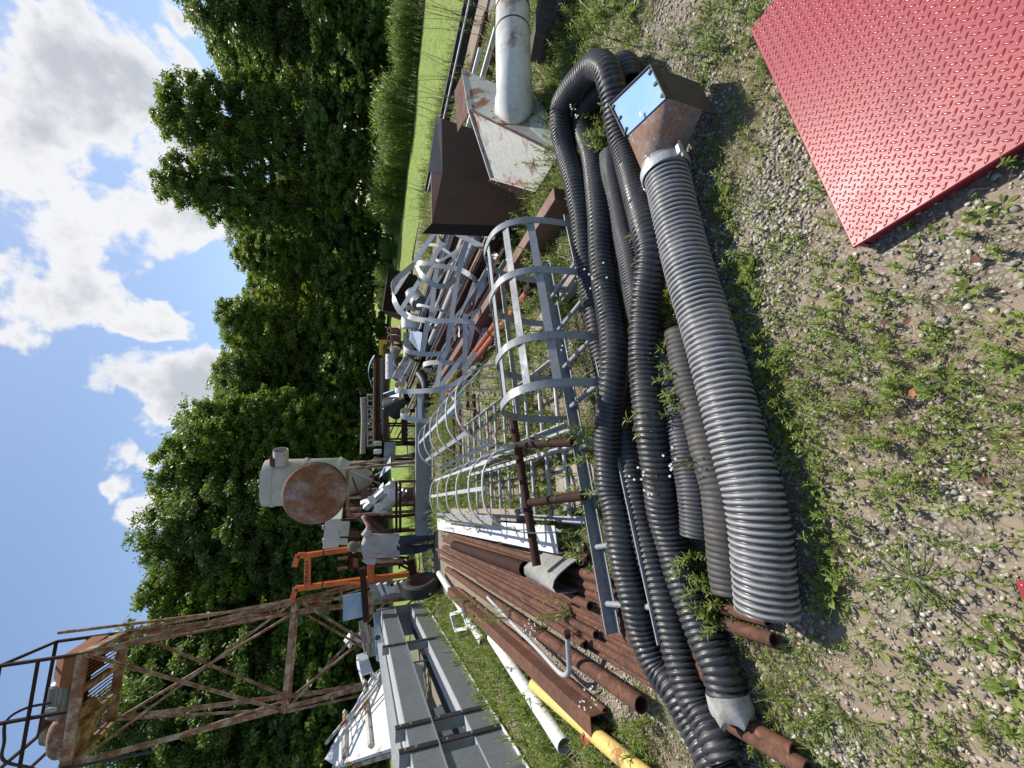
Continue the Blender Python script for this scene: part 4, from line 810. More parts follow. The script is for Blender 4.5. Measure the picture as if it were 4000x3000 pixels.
g1 = D(1725, 462, 5.35); PG = (f1, g1, f5); part(MB().plate([f1, f5, onplane(PG, 1990, 650), onplane(PG, 1855, 506), g1], (.02, .04, -.005)), 'far_panel', HOODM, hb, smooth=0)
part(MB().plate([D(1704, 452, 5.5), D(1672, 672, 4.95), f1, g1], (.01, .03, 0)), 'inner_panel', BLACKM, hb, smooth=0)
part(MB().plate([D(1684, 677, 4.82), D(1686, 873, 4.55), f2, f1], (.01, .03, 0)), 'lip', BROWN, hb, smooth=0)
part(MB().plate([f2, f3, f3+back_*1.1, f2+back_*1.1], (.01, 0, 0)), 'side_panel', HOODM, hb, smooth=0)
hb2 = root('brown_hood', 'smaller dark brown hood beyond the loose cages with a grey pipe stub', 'hood', tuple(D(1640, 1130, 9.5)*[1, 1, 0]), 'brown sheet metal hoods')
Y2 = 9.2
e1_, e2_, e3_, e4_, e5_ = D(1518, 1048, Y2+.6), D(1510, 1108, Y2), D(1495, 1215, Y2), D(1600, 1225, Y2), D(1640, 1110, Y2+.1)
part(MB().plate([e2_, e3_, e4_, e5_], back_*.01), 'front_panel', HOODM, hb2, smooth=0); part(MB().plate([e1_, e2_, e5_, D(1628, 1075, Y2+.5)], back_*.01), 'side_panel', HOODM, hb2, smooth=0)
part(MB().plate([e2_, e3_, e3_+back_, e1_+back_*.6], (0, 0, -.01)), 'top_panel', HOODM, hb2, smooth=0); part(MB().plate([e3_, e4_, e4_+back_, e3_+back_], (-.01, 0, 0)), 'end_panel', BROWN, hb2, smooth=0)
part(MB().pipe(D(1612, 1150, Y2-.15), D(1640, 1185, Y2-.5), .17, .01, 24), 'pipe_stub', GALVD, hb2)

# ------------------------------------------------------------------ far rack with pipes and scrap
Yr = 10.6
rk = root('storage_rack', 'rusty rack stacked with long pipes in front of the trees', 'rack', tuple(D(1640, 1500, Yr)*[1, 1, 0]))
for x in (1505,): 
    for dy in (0, .55): part(MB().bar(D(x, 1345, Yr)+np.array([0, dy, 0]), D(x+4, 1740, Yr)+np.array([0, dy, 0]), .06, .09), 'rail', RUST, rk)
for y in (1400, 1605, 1663, 1727):
    for dy in (0, .55):
        t = D(1506, y, Yr)+np.array([0, dy, 0]); part(MB().bar(t, np.array([t[0], t[1], 0]), .045, .045, up=np.array([0, 1., 0])), 'leg', RUSTD, rk)
rng_ = [(1464, RUST, .035, 1404, 1735), (1472, RUSTD, .03, 1405, 1740), (1480, RUST, .04, 1395, 1735), (1489, GALV, .03, 1400, 1640), (1496, GALVD, .035, 1395, 1700), (1486, RUST, .03, 1400, 1738), (1476, RUST, .03, 1410, 1730)]
for i, (x, mt_, r, y0, y1) in enumerate(rng_):
    o = np.array([0, .07*i, 0]); thing(MB().pipe(D(x, y0, Yr)+o, D(x, y1, Yr)+o, r, .006, 12), 'steel_pipe', mt_, 'long %s pipe lying on the far rack, %s from the front' % ('galvanised' if mt_ in (GALV, GALVD) else 'rusty', ORD[i]), 'pipe', 'pipes stacked on the far rack')
for i, (y0, y1) in enumerate(((1540, 1590), (1596, 1640), (1646, 1690), (1696, 1742))):
    m = MB(); p, q = D(1447, y0, Yr+.3), D(1447, y1, Yr+.3); w = np.linalg.norm(p-q)
    d = nrm(q-p); c = (p+q)/2; mat3 = (d, np.array([-d[1], d[0], 0]), ZZ)
    for zz in (-.07, .07): m.box(c+ZZ*zz, (w, .2, .03), mat3)
    for xx in (-.5, 0, .5): m.box(c+d*xx*(w-.03), (.03, .2, .11), mat3)
    thing(m, 'concrete_block', CONC, 'hollow grey block on top of the far rack, %s from the white tank' % ORD[3-i], 'block', 'hollow blocks on the far rack', smooth=0)
thing(MB().tube(spline([D(1418, 1552, Yr+.3), D(1422, 1640, Yr+.3), D(1416, 1772, Yr+.3)], .1), [.07]*2+list(np.linspace(.08, .05, 30))[:len(spline([D(1418, 1552, Yr+.3), D(1422, 1640, Yr+.3), D(1416, 1772, Yr+.3)], .1))-2], 10), 'log', WOOD, 'bleached log lying on the hollow blocks', 'log')
cu = [D(1462, y, Yr+.35)+ZZ*h for y, h in ((1388, .0), (1420, .1), (1455, .14), (1490, .1), (1530, -.02))]
thing(MB().strip(spline(cu, .08), np.array([.1, 1, 0]), .6, .01), 'curved_sheet', BLUEG, 'blue grey curved sheet arched on top of the rack', 'metal sheet', smooth=60)
Yd = 10.2
def ductx(x, y0, y1, Y, r, mat, label, name='duct', cat='duct', seg=0, grp='ducts piled in front of the rack'):
    p, q = D(x, y0, Y), D(x, y1, Y); rt = root(name, label, cat, ((p+q)/2*[1, 1, 0]), grp); part(MB().pipe(p, q, r, .01, 24), 'tube', mat, rt)
    for i in range(seg):
        c = p+(q-p)*(i+.5)/seg; part(MB().lathe([(r, -.012), (r*1.06, -.006), (r*1.06, .006), (r, .012)], c, nrm(q-p), 24), 'seam_ring', mat, rt)
ductx(1531, 1384, 1480, Yd, .15, GALV, 'segmented galvanised duct lying crosswise under the rack', seg=4)
def ductf(x, y, Y, r, L, mat, label, up=0.): 
    p = D(x, y, Y); rt = root('duct', label, 'duct', tuple(p*[1, 1, 0]), 'ducts piled in front of the rack'); d = nrm(np.array([-.15, 1, up])); part(MB().pipe(p, p+d*L, r, .012, 24), 'tube', mat, rt); part(MB().lathe([(r, 0), (r*1.1, 0), (r*1.1, .03), (r, .03)], p+d*.1, d, 24), 'seam_ring', mat, rt)
ductf(1562, 1412, 9.9, .14, .8, GALVD, 'round dark mouthed duct under the segmented one, facing the yard')
ductf(1564, 1452, 9.9, .13, .7, GALVD, 'round dark duct next to the beige chute')
ductf(1552, 1345, 9.9, .13, .7, GALVD, 'grey duct mouth behind the two brown flanged stubs')
ductx(1597, 1300, 1420, 9.4, .12, CREAM, 'rust streaked cream cylinder lying in front of the ducts', 'tank_shell', 'tank')
ductx(1600, 1228, 1282, 9.0, .17, WHITEC, 'short white drum with a ragged rim beside the blue sheet', 'drum', 'drum', grp=None)
for i, y in enumerate((1293, 1322)):
    p = D(1553, y, 9.5); rt = root('flanged_stub', 'brown pipe stub with a square base flange, %s' % ('the one nearer the white drum' if i == 0 else 'the one nearer the grey ducts'), 'pipe stub', tuple(p*[1, 1, 0]), 'brown flanged stubs')
    d = nrm(np.array([-.1, -.5, .9])); part(MB().pipe(p, p+d*.22, .075, .008, 18), 'tube', BROWN, rt); part(MB().box(p, (.24, .24, .02), (np.array([1, 0, 0]), nrm(np.cross(d, [1, 0, 0])), d)), 'base_flange', BROWN, rt)
p = D(1565, 1240, 9.2); thing(MB().pipe(p, p+nrm(np.array([.3, .3, .8]))*.35, .06, .008, 16), 'pipe_stub', RUST, 'leaning rusty pipe stub behind the white drum', 'pipe stub')
s_ = [D(1607, 1283, 8.9), D(1600, 1330, 8.9), D(1640, 1378, 8.7), D(1650, 1300, 8.6)]; thing(MB().plate(s_, (.02, .1, 0)), 'blue_sheet', BLUEG, 'folded blue sheet propped in front of the cream cylinder', 'metal sheet', smooth=0)
ch = root('beige_chute', 'beige rust edged chute sloping out of the duct pile', 'chute', tuple(D(1600, 1450, 9.2)*[1, 1, 0])); q4 = [D(1548, 1475, 9.5), D(1575, 1500, 9.4), D(1622, 1412, 9.0), D(1596, 1395, 9.1)]
part(MB().plate(q4, (0, .02, -.01)), 'floor', CREAM, ch, smooth=0)
for i, j in ((0, 3), (1, 2)): part(MB().bar(q4[i]+ZZ*.04, q4[j]+ZZ*.04, .02, .1), 'side', CREAM, ch)
bh = [D(1640, 1460, 8.9), D(1660, 1490, 8.7), D(1668, 1530, 8.6), D(1665, 1580, 8.8)]; thing(MB().tube(spline(bh, .1), .1, 12), 'black_tube', BLACKM, 'black curved tube lying behind the sagging cage', 'tube')
Yy = 13.; yg = root('safety_barrier', 'yellow barrier frame standing on the mown field edge', 'barrier', tuple(D(1520, 1355, Yy)*[1, 1, 0]))
for x in (1487, 1497, 1507): part(MB().bar(D(x, 1328, Yy), D(x, 1384, Yy), .05, .07), 'rail', YELLOWB, yg)
for y in (1330, 1356, 1382):
    t = D(1483, y, Yy+.06); part(MB().bar(t, t*[1, 1, 0], .07, .05, up=np.array([0, 1., 0])), 'post', YELLOWB if y != 1330 else RUSTD, yg)

gcz = root('grey_chute', 'blue grey sheet chute hanging at an angle under the far rack', 'chute', tuple(D(1540, 1565, 10.3)*[1, 1, 0])); q4 = [D(1513, 1540, 10.5), D(1513, 1600, 10.3), D(1560, 1560, 9.9), D(1556, 1525, 10.1)]
part(MB().plate(q4, (0, .02, -.01)), 'floor', BLUEG, gcz, smooth=0)
for i, j in ((0, 3), (1, 2)): part(MB().bar(q4[i]+ZZ*.05, q4[j]+ZZ*.05, .02, .14), 'side', BLUEG, gcz)
bf = D(1560, 1575, 10.0); fz = root('black_funnel', 'black sheet metal funnel lying under the far rack', 'funnel', tuple(bf*[1, 1, 0])); fd_ = nrm(np.array([.5, -.5, -.6]))
part(MB().lathe([(.3, 0), (.3, .03), (.12, .34), (.12, .5), (.1, .5), (.1, .34), (.28, .03)], bf-fd_*.25, fd_, 24), 'cone', BLACKM, fz)
br_ = root('low_rail', 'low dark brown rail on posts in front of the far rack', 'rail', tuple(D(1640, 1690, 9.8)*[1, 1, 0])); r0, r1 = D(1580, 1630, 9.8), D(1580, 1735, 9.8); part(MB().bar(r0, r1, .05, .14), 'beam', RUSTD, br_)
for t in (.05, .95): q = r0*(1-t)+r1*t; part(MB().bar(q, q*[1, 1, 0], .05, .05, up=np.array([1., 0, 0])), 'post', RUSTD, br_)
for i, (x, y, w_, h_, mt_, lb) in enumerate(((1600, 1330, .5, .3, RUSTD, 'dark rusty bin on the ground in front of the duct pile'), (1610, 1540, .5, .26, BLACKM, 'black open bin on the ground beside the beige chute'))):
    p = D(x, y, 9.7); b = root('scrap_bin', lb, 'bin', tuple(p*[1, 1, 0]), 'scrap bins'); 
    for sx, sy in ((1, 0), (-1, 0), (0, 1), (0, -1)): part(MB().box(p*[1, 1, 0]+np.array([sx*w_/2, sy*w_*.4, h_/2+.05]), (.02 if sx else w_, .02 if sy else w_*.8, h_)), 'side', mt_, b)
    part(MB().box(p*[1, 1, 0]+ZZ*.06, (w_, w_*.8, .02)), 'floor', mt_, b)

# ------------------------------------------------------------------ tank, disc stand, scrap beyond the grey plate
Yt = 11.2
tc_ = D(1340, 1895, Yt); rt_ = np.linalg.norm(D(1150, 1803, Yt)-D(1150, 1988, Yt))/2; ztop = D(1012, 1895, Yt)[2]; zbot = D(1330, 1895, Yt)[2]
tk = root('white_tank', 'tall cream upright tank on thin legs behind the rusty disc', 'tank', (tc_[0], tc_[1]+rt_, 0)); o3 = np.array([tc_[0], tc_[1]+rt_, 0])
part(MB().lathe([(.001, ztop+.06), (rt_*.6, ztop+.04), (rt_*.97, ztop), (rt_, ztop-.05), (rt_, zbot), (rt_*.35, zbot-.75), (rt_*.33, zbot-.77), (.001, zbot-.77)], o3, ZZ, 48), 'shell', TANK, tk, smooth=50)
for f in (.12, .52, .98):
    z = ztop+(zbot-ztop)*f; part(MB().lathe([(rt_, z-.03), (rt_*1.04, z-.03), (rt_*1.04, z+.03), (rt_, z+.03)], o3, ZZ, 48), 'band', TANK, tk)
nzp = o3+np.array([rt_*.9, -.25, D(1088, 1800, Yt)[2]]); part(MB().pipe(nzp, nzp+np.array([.36, -.1, 0]), .17, .015, 24), 'nozzle', TANK, tk)
part(MB().pipe(o3+np.array([rt_*.88, -.3, D(1060, 1800, Yt)[2]]), o3+np.array([rt_*.88+.2, -.36, D(1060, 1800, Yt)[2]]), .09, .012, 20), 'vent', RUST, tk)
for i in range(4):
    a = math.pi/4+i*math.pi/2; p = o3+np.array([math.cos(a)*rt_*.95, math.sin(a)*rt_*.95, 0]); part(MB().bar(p+ZZ*(zbot+.1), p, .05, .05, up=np.array([1., 0, 0])), 'leg', WHITEC, tk)
    b = math.pi/4+(i+1)*math.pi/2; p2 = o3+np.array([math.cos(b)*rt_*.95, math.sin(b)*rt_*.95, 0]); part(MB().bar(p+ZZ*.35, p2+ZZ*(zbot-.1), .025, .025), 'brace', WHITEC, tk)
Ys = 9.7
ds = root('disc_stand', 'steel stand holding a big rusty round disc, the man resting a hand on its leg', 'stand', tuple(D(1640, 1915, Ys)*[1, 1, 0]))
dc = D(1228, 1928, Ys); dr = np.linalg.norm(D(1228, 1811, Ys)-D(1228, 2045, Ys))/2; dax = nrm(np.array([.12, -1, .1]))
part(MB().lathe([(.001, .1), (dr*.08, .1), (dr*.09, .085), (dr*.5, .07), (dr*.9, .025), (dr*.985, .0), (dr, -.02), (dr, -.13), (dr*.97, -.13), (dr*.9, -.06), (.001, -.02)], dc, dax, 64), 'disc', DISC, ds, smooth=40, label='round rusty dished disc streaked with pale paint')
part(MB().lathe([(.001, 0), (.06, 0), (.06, .02), (.03, .03), (.001, .03)], dc+dax*.1, dax, 20), 'hub', DISC, ds)
part(MB().lathe([(dr*1.003, -.13), (dr*1.02, -.13), (dr*1.02, -.06), (dr*1.003, -.06)], dc, dax, 64), 'rim', BLACKM, ds)
tl, tr = D(1359, 2014, Ys), D(1356, 1833, Ys); part(MB().bar(tl, tr, .07, .07), 'top_bar', TOWER, ds); part(MB().bar(dc*[1, 1, 0]+ZZ*(tl[2]+.04)+np.array([0, .09, 0]), dc+np.array([0, .09, 0]), .1, .06, up=np.array([1., 0, 0])), 'bracket', RUST, ds)
for t, dx, dy in ((tl, .0, 0), (tr, .14, 0), (tl, 0, .75), (tr, .2, .75)):
    part(MB().bar(t+np.array([0, dy*.6, 0]), np.array([t[0]+dx, t[1]+dy, 0]), .055, .055, up=np.array([1., 0, 0])), 'leg', TOWER, ds)
part(MB().bar(np.array([tl[0], tl[1], .28]), np.array([tr[0]+.12, tr[1], .28]), .05, .05), 'base_rail', BROWN, ds); part(MB().bar(np.array([tr[0]+.12, tr[1], .28]), np.array([tr[0]+.19, tr[1]+.74, .28]), .05, .05), 'base_rail', BROWN, ds)
def c5(x, y, Y): return D(1000+x/2.37, 1700+y/2.37, Y)
# scrap between the stand and the trees
sh = root('sawhorse', 'rusty low steel trestle in front of the white scrap', 'trestle', tuple(c5(1400, 600, 9.2)*[1, 1, 0]))
for y0, y1, x in ((425, 900, 1300), (440, 900, 1335)): part(MB().bar(c5(x, y0, 9.3 if x == 1300 else 9.0), c5(x, y1, 9.3 if x == 1300 else 9.0), .05, .05), 'rail', RUSTD, sh)
for y in (430, 890):
    for Y in (9.3, 9.0): t = c5(1315, y, Y); part(MB().bar(t, t*[1, 1, 0]+ZZ*0, .05, .05, up=np.array([1., 0, 0])), 'leg', RUST, sh)
ws = [((1290, 430), (1010, 690)), ((1310, 470), (1100, 730)), ((1290, 520), (980, 650)), ((1320, 560), (1130, 700)), ((1380, 520), (1150, 740)), ((1200, 470), (1060, 630))]
for i, (p, q) in enumerate(ws):
    m = MB().channel(c5(*p, 9.6+.08*i), c5(*q, 10.0+.08*i), .09, .12, .01); thing(m, 'white_bracket', WHITEC if i % 2 else GALV, '%s scrap channel leaning in the heap behind the trestle, %s from the stand' % ('white' if i % 2 else 'galvanised', ORD[i]), 'steel channel', 'white scrap leaning in a heap', smooth=0)
for i, (x, y) in enumerate(((1075, 600), (1130, 670), (1210, 500), (1265, 560))):
    m = MB().box(c5(x, y, 9.5), (.17, .03, .14), (nrm([1, .2, .4]), nrm([-.2, 1, 0]), nrm([-.4, 0, 1]))); m.box(c5(x, y, 9.5)+np.array([.08, -.06, .06]), (.04, .06, .07)); thing(m, 'white_plate', WHITEC, 'white bracket plate in the scrap heap, %s from the top' % ORD[i], 'bracket', 'white bracket plates', bevel=.004)
cv = root('conveyor_frame', 'rusty slanting conveyor frame behind the man and the disc stand', 'conveyor', tuple(c5(1100, 800, 10.6)*[1, 1, 0]))
p0, p1 = c5(850, 650, 11.0), c5(1220, 930, 10.2); off = np.array([.15, .7, 0])
for o_ in (0, 1): part(MB().channel(p0+off*o_, p1+off*o_, .06, .2, .01), 'side_rail', BROWN, cv)
for i in range(14): t = (i+.5)/14; part(MB().tube([p0*(1-t)+p1*t+ZZ*.05, p0*(1-t)+p1*t+off+ZZ*.05], .03, 8), 'roller', RUST, cv)
for t in (.1, .9):
    for o_ in (0, 1): q = p0*(1-t)+p1*t+off*o_; part(MB().bar(q, q*[1, 1, 0], .06, .06, up=np.array([1., 0, 0])), 'leg', RUST, cv)
mesh_ = root('mesh_panel', 'dark expanded mesh panel standing behind the disc stand', 'mesh panel', tuple(c5(1000, 480, 11.6)*[1, 1, 0]))
q = [c5(865, 390, 11.6), c5(1140, 380, 11.6), c5(1120, 560, 11.6), c5(870, 560, 11.6)]; m = MB()
for i in range(15):
    t = i/14; m.bar(q[0]*(1-t)+q[1]*t, q[3]*(1-t)+q[2]*t, .014, .014); m.bar(q[0]*(1-t)+q[3]*t, q[1]*(1-t)+q[2]*t, .014, .014)
part(m, 'wire_mesh', RUSTD, mesh_); m = MB()
for i in range(4): m.bar(q[i], q[(i+1) % 4], .05, .05)
part(m, 'border', BROWN, mesh_)
tb = c5(970, 590, 10.8); bxr = root('brown_box', 'brown steel box with two bent rods above the white scrap', 'steel box', tuple(tb*[1, 1, 0])); part(MB().box(tb*[1, 1, .5]+ZZ*0, (.35, .3, tb[2])), 'body', BROWN, bxr, bevel=.01)
for p, q in (((950, 550), (890, 390)), ((1040, 560), (1090, 390))): part(MB().tube([c5(*p, 10.7), c5(*q, 10.9)], .022, 8), 'rod', RUST, bxr)
cr = root('supply_crate', 'pale crate with cans and wire under a blue grey cover beside the tank leg', 'crate', tuple(c5(1240, 150, 10.6)*[1, 1, 0])); q0, q1 = c5(1180, 60, 10.6), c5(1180, 230, 10.6); w = np.linalg.norm(q1-q0); c = (q0+q1)/2
part(MB().box(c*[1, 1, 0]+ZZ*(q0[2]-.14), (w, .5, .28)), 'body', GALVD, cr, bevel=.01)
for i in (-1, 1):
    for j in (-1, 1): p_ = c*[1, 1, 0]+np.array([i*(w/2-.05), j*.2, 0]); part(MB().bar(p_+ZZ*(q0[2]-.28), p_, .05, .05, up=np.array([1., 0, 0])), 'leg', RUSTD, cr); part(MB().box(c*[1, 1, 0]+ZZ*(q0[2]+.02), (w*1.06, .54, .04)), 'lid', WHITEC, cr)
for i in range(3): part(MB().lathe([(.001, 0), (.06, 0), (.06, .16), (.05, .18), (.001, .18)], c*[1, 1, 0]+ZZ*(q0[2]+.04)+np.array([-.2+.2*i, -.1, 0]), ZZ, 14), 'can', [RUST, WHITEC, CREAM][i], cr)
t3 = [c5(1140, 395, 9.9), c5(1245, 205, 10.1), c5(1250, 300, 9.8)]; thing(MB().plate(t3, (.05, .3, -.05)), 'folded_sheet', BLUEG, 'pale blue triangular folded sheet beside the stand leg', 'metal sheet', smooth=0)
# white machine housing and rusty frames behind the man
def cM(x, y, Y): return D(1100+x/4.022, 2000+y/4.022, Y)
Yw = 12.6; wq = [cM(690, 120, Yw), cM(940, 110, Yw), cM(895, 555, Yw), cM(645, 585, Yw)]
wh = root('white_housing', 'pale machine housing with panels standing behind the man', 'machine housing', tuple(cM(900, 350, Yw)*[1, 1, 0]))
part(MB().plate(wq, (.1, 1.2, 0)), 'body', WHITEC, wh, bevel=.01)
for p in ([cM(905, 290, Yw), cM(1190, 300, Yw), cM(1200, 380, Yw), cM(905, 385, Yw)], [cM(905, 415, Yw), cM(1040, 415, Yw), cM(1040, 515, Yw), cM(905, 515, Yw)], [cM(930, 150, Yw-.05), cM(1070, 150, Yw-.05), cM(1070, 290, Yw-.05), cM(930, 300, Yw-.05)]): part(MB().plate(p, (0, .03, 0)), 'panel', WHITEC, wh, smooth=0)
for y in (130, 350, 560):
    t = cM(930, y, Yw+.1); part(MB().bar(t, t*[1, 1, 0], .08, .08, up=np.array([1., 0, 0])), 'leg', RUST, wh)
for y in (220, 430): part(MB().bar(cM(650, y-10, Yw+.02), cM(650, y+50, Yw+.02), .05, .05), 'top_lug', WHITEC, wh)
rb = root('rusty_bench_frame', 'rusty box shaped frame with bent arms behind the man left shoulder', 'steel frame', tuple(cM(1120, 640, 11.8)*[1, 1, 0])); q = [cM(1050, 400, 11.8), cM(1210, 400, 11.8), cM(1210, 900, 11.8), cM(1050, 900, 11.8)]
part(MB().plate(q, (.05, .5, 0)), 'body', RUSTD, rb, smooth=0)
for y in (720, 880):
    part(MB().bar(cM(1040, y, 11.7), cM(880, y+20, 11.7), .06, .06, up=np.array([1., 0, 0])), 'arm', BROWN, rb); t = cM(1210, y, 12.0); part(MB().bar(t, t*[1, 1, 0], .07, .07, up=np.array([1., 0, 0])), 'leg', RUST, rb)
part(MB().plate([cM(1120, 730, 11.65), cM(1200, 735, 11.65), cM(1205, 870, 11.65), cM(1120, 870, 11.65)], (0, .05, 0)), 'panel', BROWN, rb, smooth=0)
rj = root('rusty_jack', 'rusty folding jack standing in the grass by the man left hand', 'jack', tuple(cM(1900, 800, 9.3)*[1, 1, 0]))
for p, q in (((1680, 700), (1990, 720)), ((1840, 820), (2000, 900)), ((1880, 720), (2000, 850)), ((1840, 700), (1850, 890)), ((1990, 690), (2000, 900))): part(MB().bar(cM(*p, 9.3), cM(*q, 9.3), .04, .04, up=np.array([0, 1., 0])), 'arm', RUSTD, rj)
m = MB().bar(cM(2020, 740, 9.0), cM(2080, 1040, 9.0), .1, .16); thing(m, 'steel_beam', RUSTD, 'dark rusty beam lying in the grass between the man and the tyre', 'steel beam')
# orange frame
Yo = 10.4
of = root('orange_frame', 'orange painted steel hoop frame lettered on its crossbar behind the man', 'steel frame', tuple(D(1440, 2240, Yo)*[1, 1, 0]))
rp_ = [cM(1440, 560, Yo)]; 
def oport(pts, w=.11): 
    for a, b in zip(pts[:-1], pts[1:]):
        d = nrm(b-a); part(MB().bar(a-d*.004, b+d*.004, w, w*.8, up=np.array([0, 1., 0])), 'post', ORANGE, of, bevel=.004)
A = [cM(1330, 545, Yo), cM(660, 640, Yo), cM(395, 680, Yo), cM(255, 680, Yo), cM(205, 850, Yo)]; B = [cM(1330, 1055, Yo), cM(640, 1145, Yo), cM(390, 1190, Yo), cM(220, 1200, Yo), cM(160, 1400, Yo)]
for S in (A, B):
    S[0] = S[0]; g = S[0]+(S[0]-S[1])/np.linalg.norm(S[0]-S[1])*.0; oport([np.array([g[0], g[1], 0.02]), g]); oport(S)
    j = S[1]; part(MB().box(j, (.12, .1, .03)), 'splice_band', BLACKM, of)
cb0, cb1 = cM(410, 700, Yo), cM(403, 1170, Yo); part(MB().bar(cb0, cb1, .1, .13), 'crossbar', ORANGE, of, bevel=.004)
part(MB().bar(cM(1400, 800, Yo-.02), cM(1402, 1090, Yo-.02), .12, .16), 'lower_crossbar', ORANGE, of, bevel=.004)
part(MB().bar(cM(1070, 1115, Yo-.1), cM(1262, 1140, Yo-.2), .05, .05, up=np.array([0, 1., 0])), 'strut', ORANGE, of)
cvx = bpy.data.curves.new('lettering', 'FONT'); cvx.body = 'TRASH'; cvx.size = .16; cvx.extrude = .002; cvx.align_x = 'CENTER'; cvx.align_y = 'CENTER'
to = bpy.data.objects.new('lettering', cvx); COL.objects.link(to); bpy.context.view_layer.update()
dg = bpy.context.evaluated_depsgraph_get(); tm = bpy.data.meshes.new_from_object(to.evaluated_get(dg)); bpy.data.objects.remove(to); tm.materials.append(INK)
lo = bpy.data.objects.new('lettering', tm); COL.objects.link(lo); lo.parent = of; tx = nrm((cb0-cb1)); tz = nrm(np.cross(np.array([0, 1., 0]), tx)); ty = np.cross(tz, tx); tz = np.array([0, -1., 0]); ty = nrm(np.cross(tz, tx)); tz = np.cross(tx, ty)
cc = cM(405, 925, Yo)+tz*.058-LOC[of.name]
lo.matrix_local = Matrix(((tx[0]*1.05, ty[0]*.62, tz[0], cc[0]), (tx[1]*1.05, ty[1]*.62, tz[1], cc[1]), (tx[2]*1.05, ty[2]*.62, tz[2], cc[2]), (0, 0, 0, 1)))

# ------------------------------------------------------------------ grey trough frame and white hopper
gb0, gb1 = G(1662, 2352), G(2080, 3000); gd = nrm(gb1-gb0); gn = np.array([gd[1], -gd[0], 0]); gn = gn if gn[0] < 0 else -gn     # gn points away from the camera
gL = np.linalg.norm(gb1-gb0)+1.2
gf = root('trough_frame', 'large grey steel frame of two long channels standing on edge among the weeds', 'steel frame', tuple(gb0)); HH = 1.06
def gq(s, z, n): return gb0+gd*s+ZZ*z+gn*n
for z0, z1 in ((.05, .33), (.69, .95)):
    part(MB().box(gq(gL/2, (z0+z1)/2, .006), (gL, .01, z1-z0), (gd, gn, ZZ)), 'web', GREYP, gf)
    part(MB().box(gq(gL/2, z1+.005, .13), (gL, .26, .01), (gd, gn, ZZ)), 'flange', GALV, gf); part(MB().box(gq(gL/2, z0-.006, .07), (gL, .2, .01), (gd, gn, ZZ)), 'flange', WHITEC if z0 < .3 else GREYP, gf)  # white lower flange is painted sunlight, paler top flanges painted skylight
part(MB().box(gq(gL/2, HH-.03, .28), (gL, .02, .1), (gd, gn, ZZ)), 'top_rail', GALV, gf); part(MB().box(gq(gL/2, .5, .5), (gL, .012, .9), (gd, gn, ZZ)), 'rear_panel', GREYP, gf) if False else None
S1 = np.linalg.norm(G(1748, 2494)-gb0); S2 = np.linalg.norm(G(1925, 2800)-gb0); S3 = np.linalg.norm(G(1975, 2868)-gb0)
for s in (.12, S1, S2, S3, S3+1.0):
    part(MB().box(gq(s, HH/2, -.012), (.075, .012, HH), (gd, gn, ZZ)), 'post', BLACKM if s > .2 else GREYP, gf); part(MB().box(gq(s+.035, HH/2, .05), (.008, .11, HH), (gd, gn, ZZ)), 'post_flange', GREYP, gf)
    for z in (.1, .35, .6, .9, 1.0): part(MB().lathe([(.012, 0), (.012, .006), (.001, .008)], gq(s, z, -.018), -gn, 6), 'bolt', GALVD, gf)
    part(MB().box(gq(s, .5, .3), (.05, .012, .5), (gd, gn, ZZ)), 'rear_post', GREYP, gf)
part(MB().box(gq(S3+.62, .5, .012), (.9, .01, .9), (gd, gn, ZZ)), 'end_panel', GREYP, gf)
for z0 in (.2, .86): part(MB().box(gq(gL/2, z0, .52), (gL, .012, .2), (gd, gn, ZZ)), 'rear_web', GREYP, gf)
for s in (.0, .06): part(MB().box(gq(s-.03, .5, .3), (.01, .6, .95), (gd, gn, ZZ)), 'end_plate', GREYP, gf)
hb_ = root('switch_panel', 'grey end panel with white punched brackets beside the tyre', 'panel', tuple(gq(-.15, 0, 0))); pq = [c10(735, 470), c10(990, 430), c10(1000, 540), c10(760, 565)]
Yp = gq(-.1, 0, 0)[1]; part(MB().plate([D(*p, Yp) for p in pq], (-.03, .04, 0)), 'back_plate', GALVD, hb_, smooth=0)
for p, q in ((c10(790, 465), c10(825, 535)), (c10(835, 462), c10(860, 528)), (c10(900, 460), c10(925, 520)), (c10(940, 450), c10(975, 515))): part(MB().box((D(*p, Yp-.06)+D(*q, Yp-.06))/2, (np.linalg.norm(D(*p, Yp)-D(*q, Yp)), .06, .07), (nrm(D(*p, Yp)-D(*q, Yp)), np.array([0, 1., 0]), nrm(np.cross(nrm(D(*p, Yp)-D(*q, Yp)), [0, 1., 0])))), 'bracket', WHITEC, hb_)
part(MB().box(D(*c10(885, 495), Yp-.1), (.16, .12, .16)), 'switch_box', WHITEC, hb_, bevel=.01); part(MB().box(D(*c10(880, 470), Yp-.14), (.05, .05, .08)), 'latch', BLACKM, hb_)
bp = root('leaning_plate', 'blue grey sheet with a rusty foot standing at the base of the tower', 'metal sheet', tuple(D(*c10(700, 610), 9.0)*[1, 1, 0])); q = [D(*c10(563, 545), 9.0), D(*c10(745, 510), 9.0), D(*c10(750, 665), 9.0), D(*c10(563, 710), 9.0)]
part(MB().plate(q, (0, .02, 0)), 'sheet', BLUEG, bp, smooth=0); q2 = [D(*c10(705, 515), 8.96), D(*c10(765, 505), 8.96), D(*c10(765, 660), 8.96), D(*c10(705, 680), 8.96)]; part(MB().plate(q2, (0, .03, 0)), 'foot', TOWER, bp, smooth=0)
m = MB().bar(D(*c10(690, 365), 9.0), D(*c10(715, 700), 8.9), .1, .12); thing(m, 'steel_beam', RUSTD, 'rusty beam lying level behind the grey end panel', 'steel beam')
def c16(x, y, Y): return D(1300+x/2.765, 2400+y/2.765, Y)
Yh = 8.0
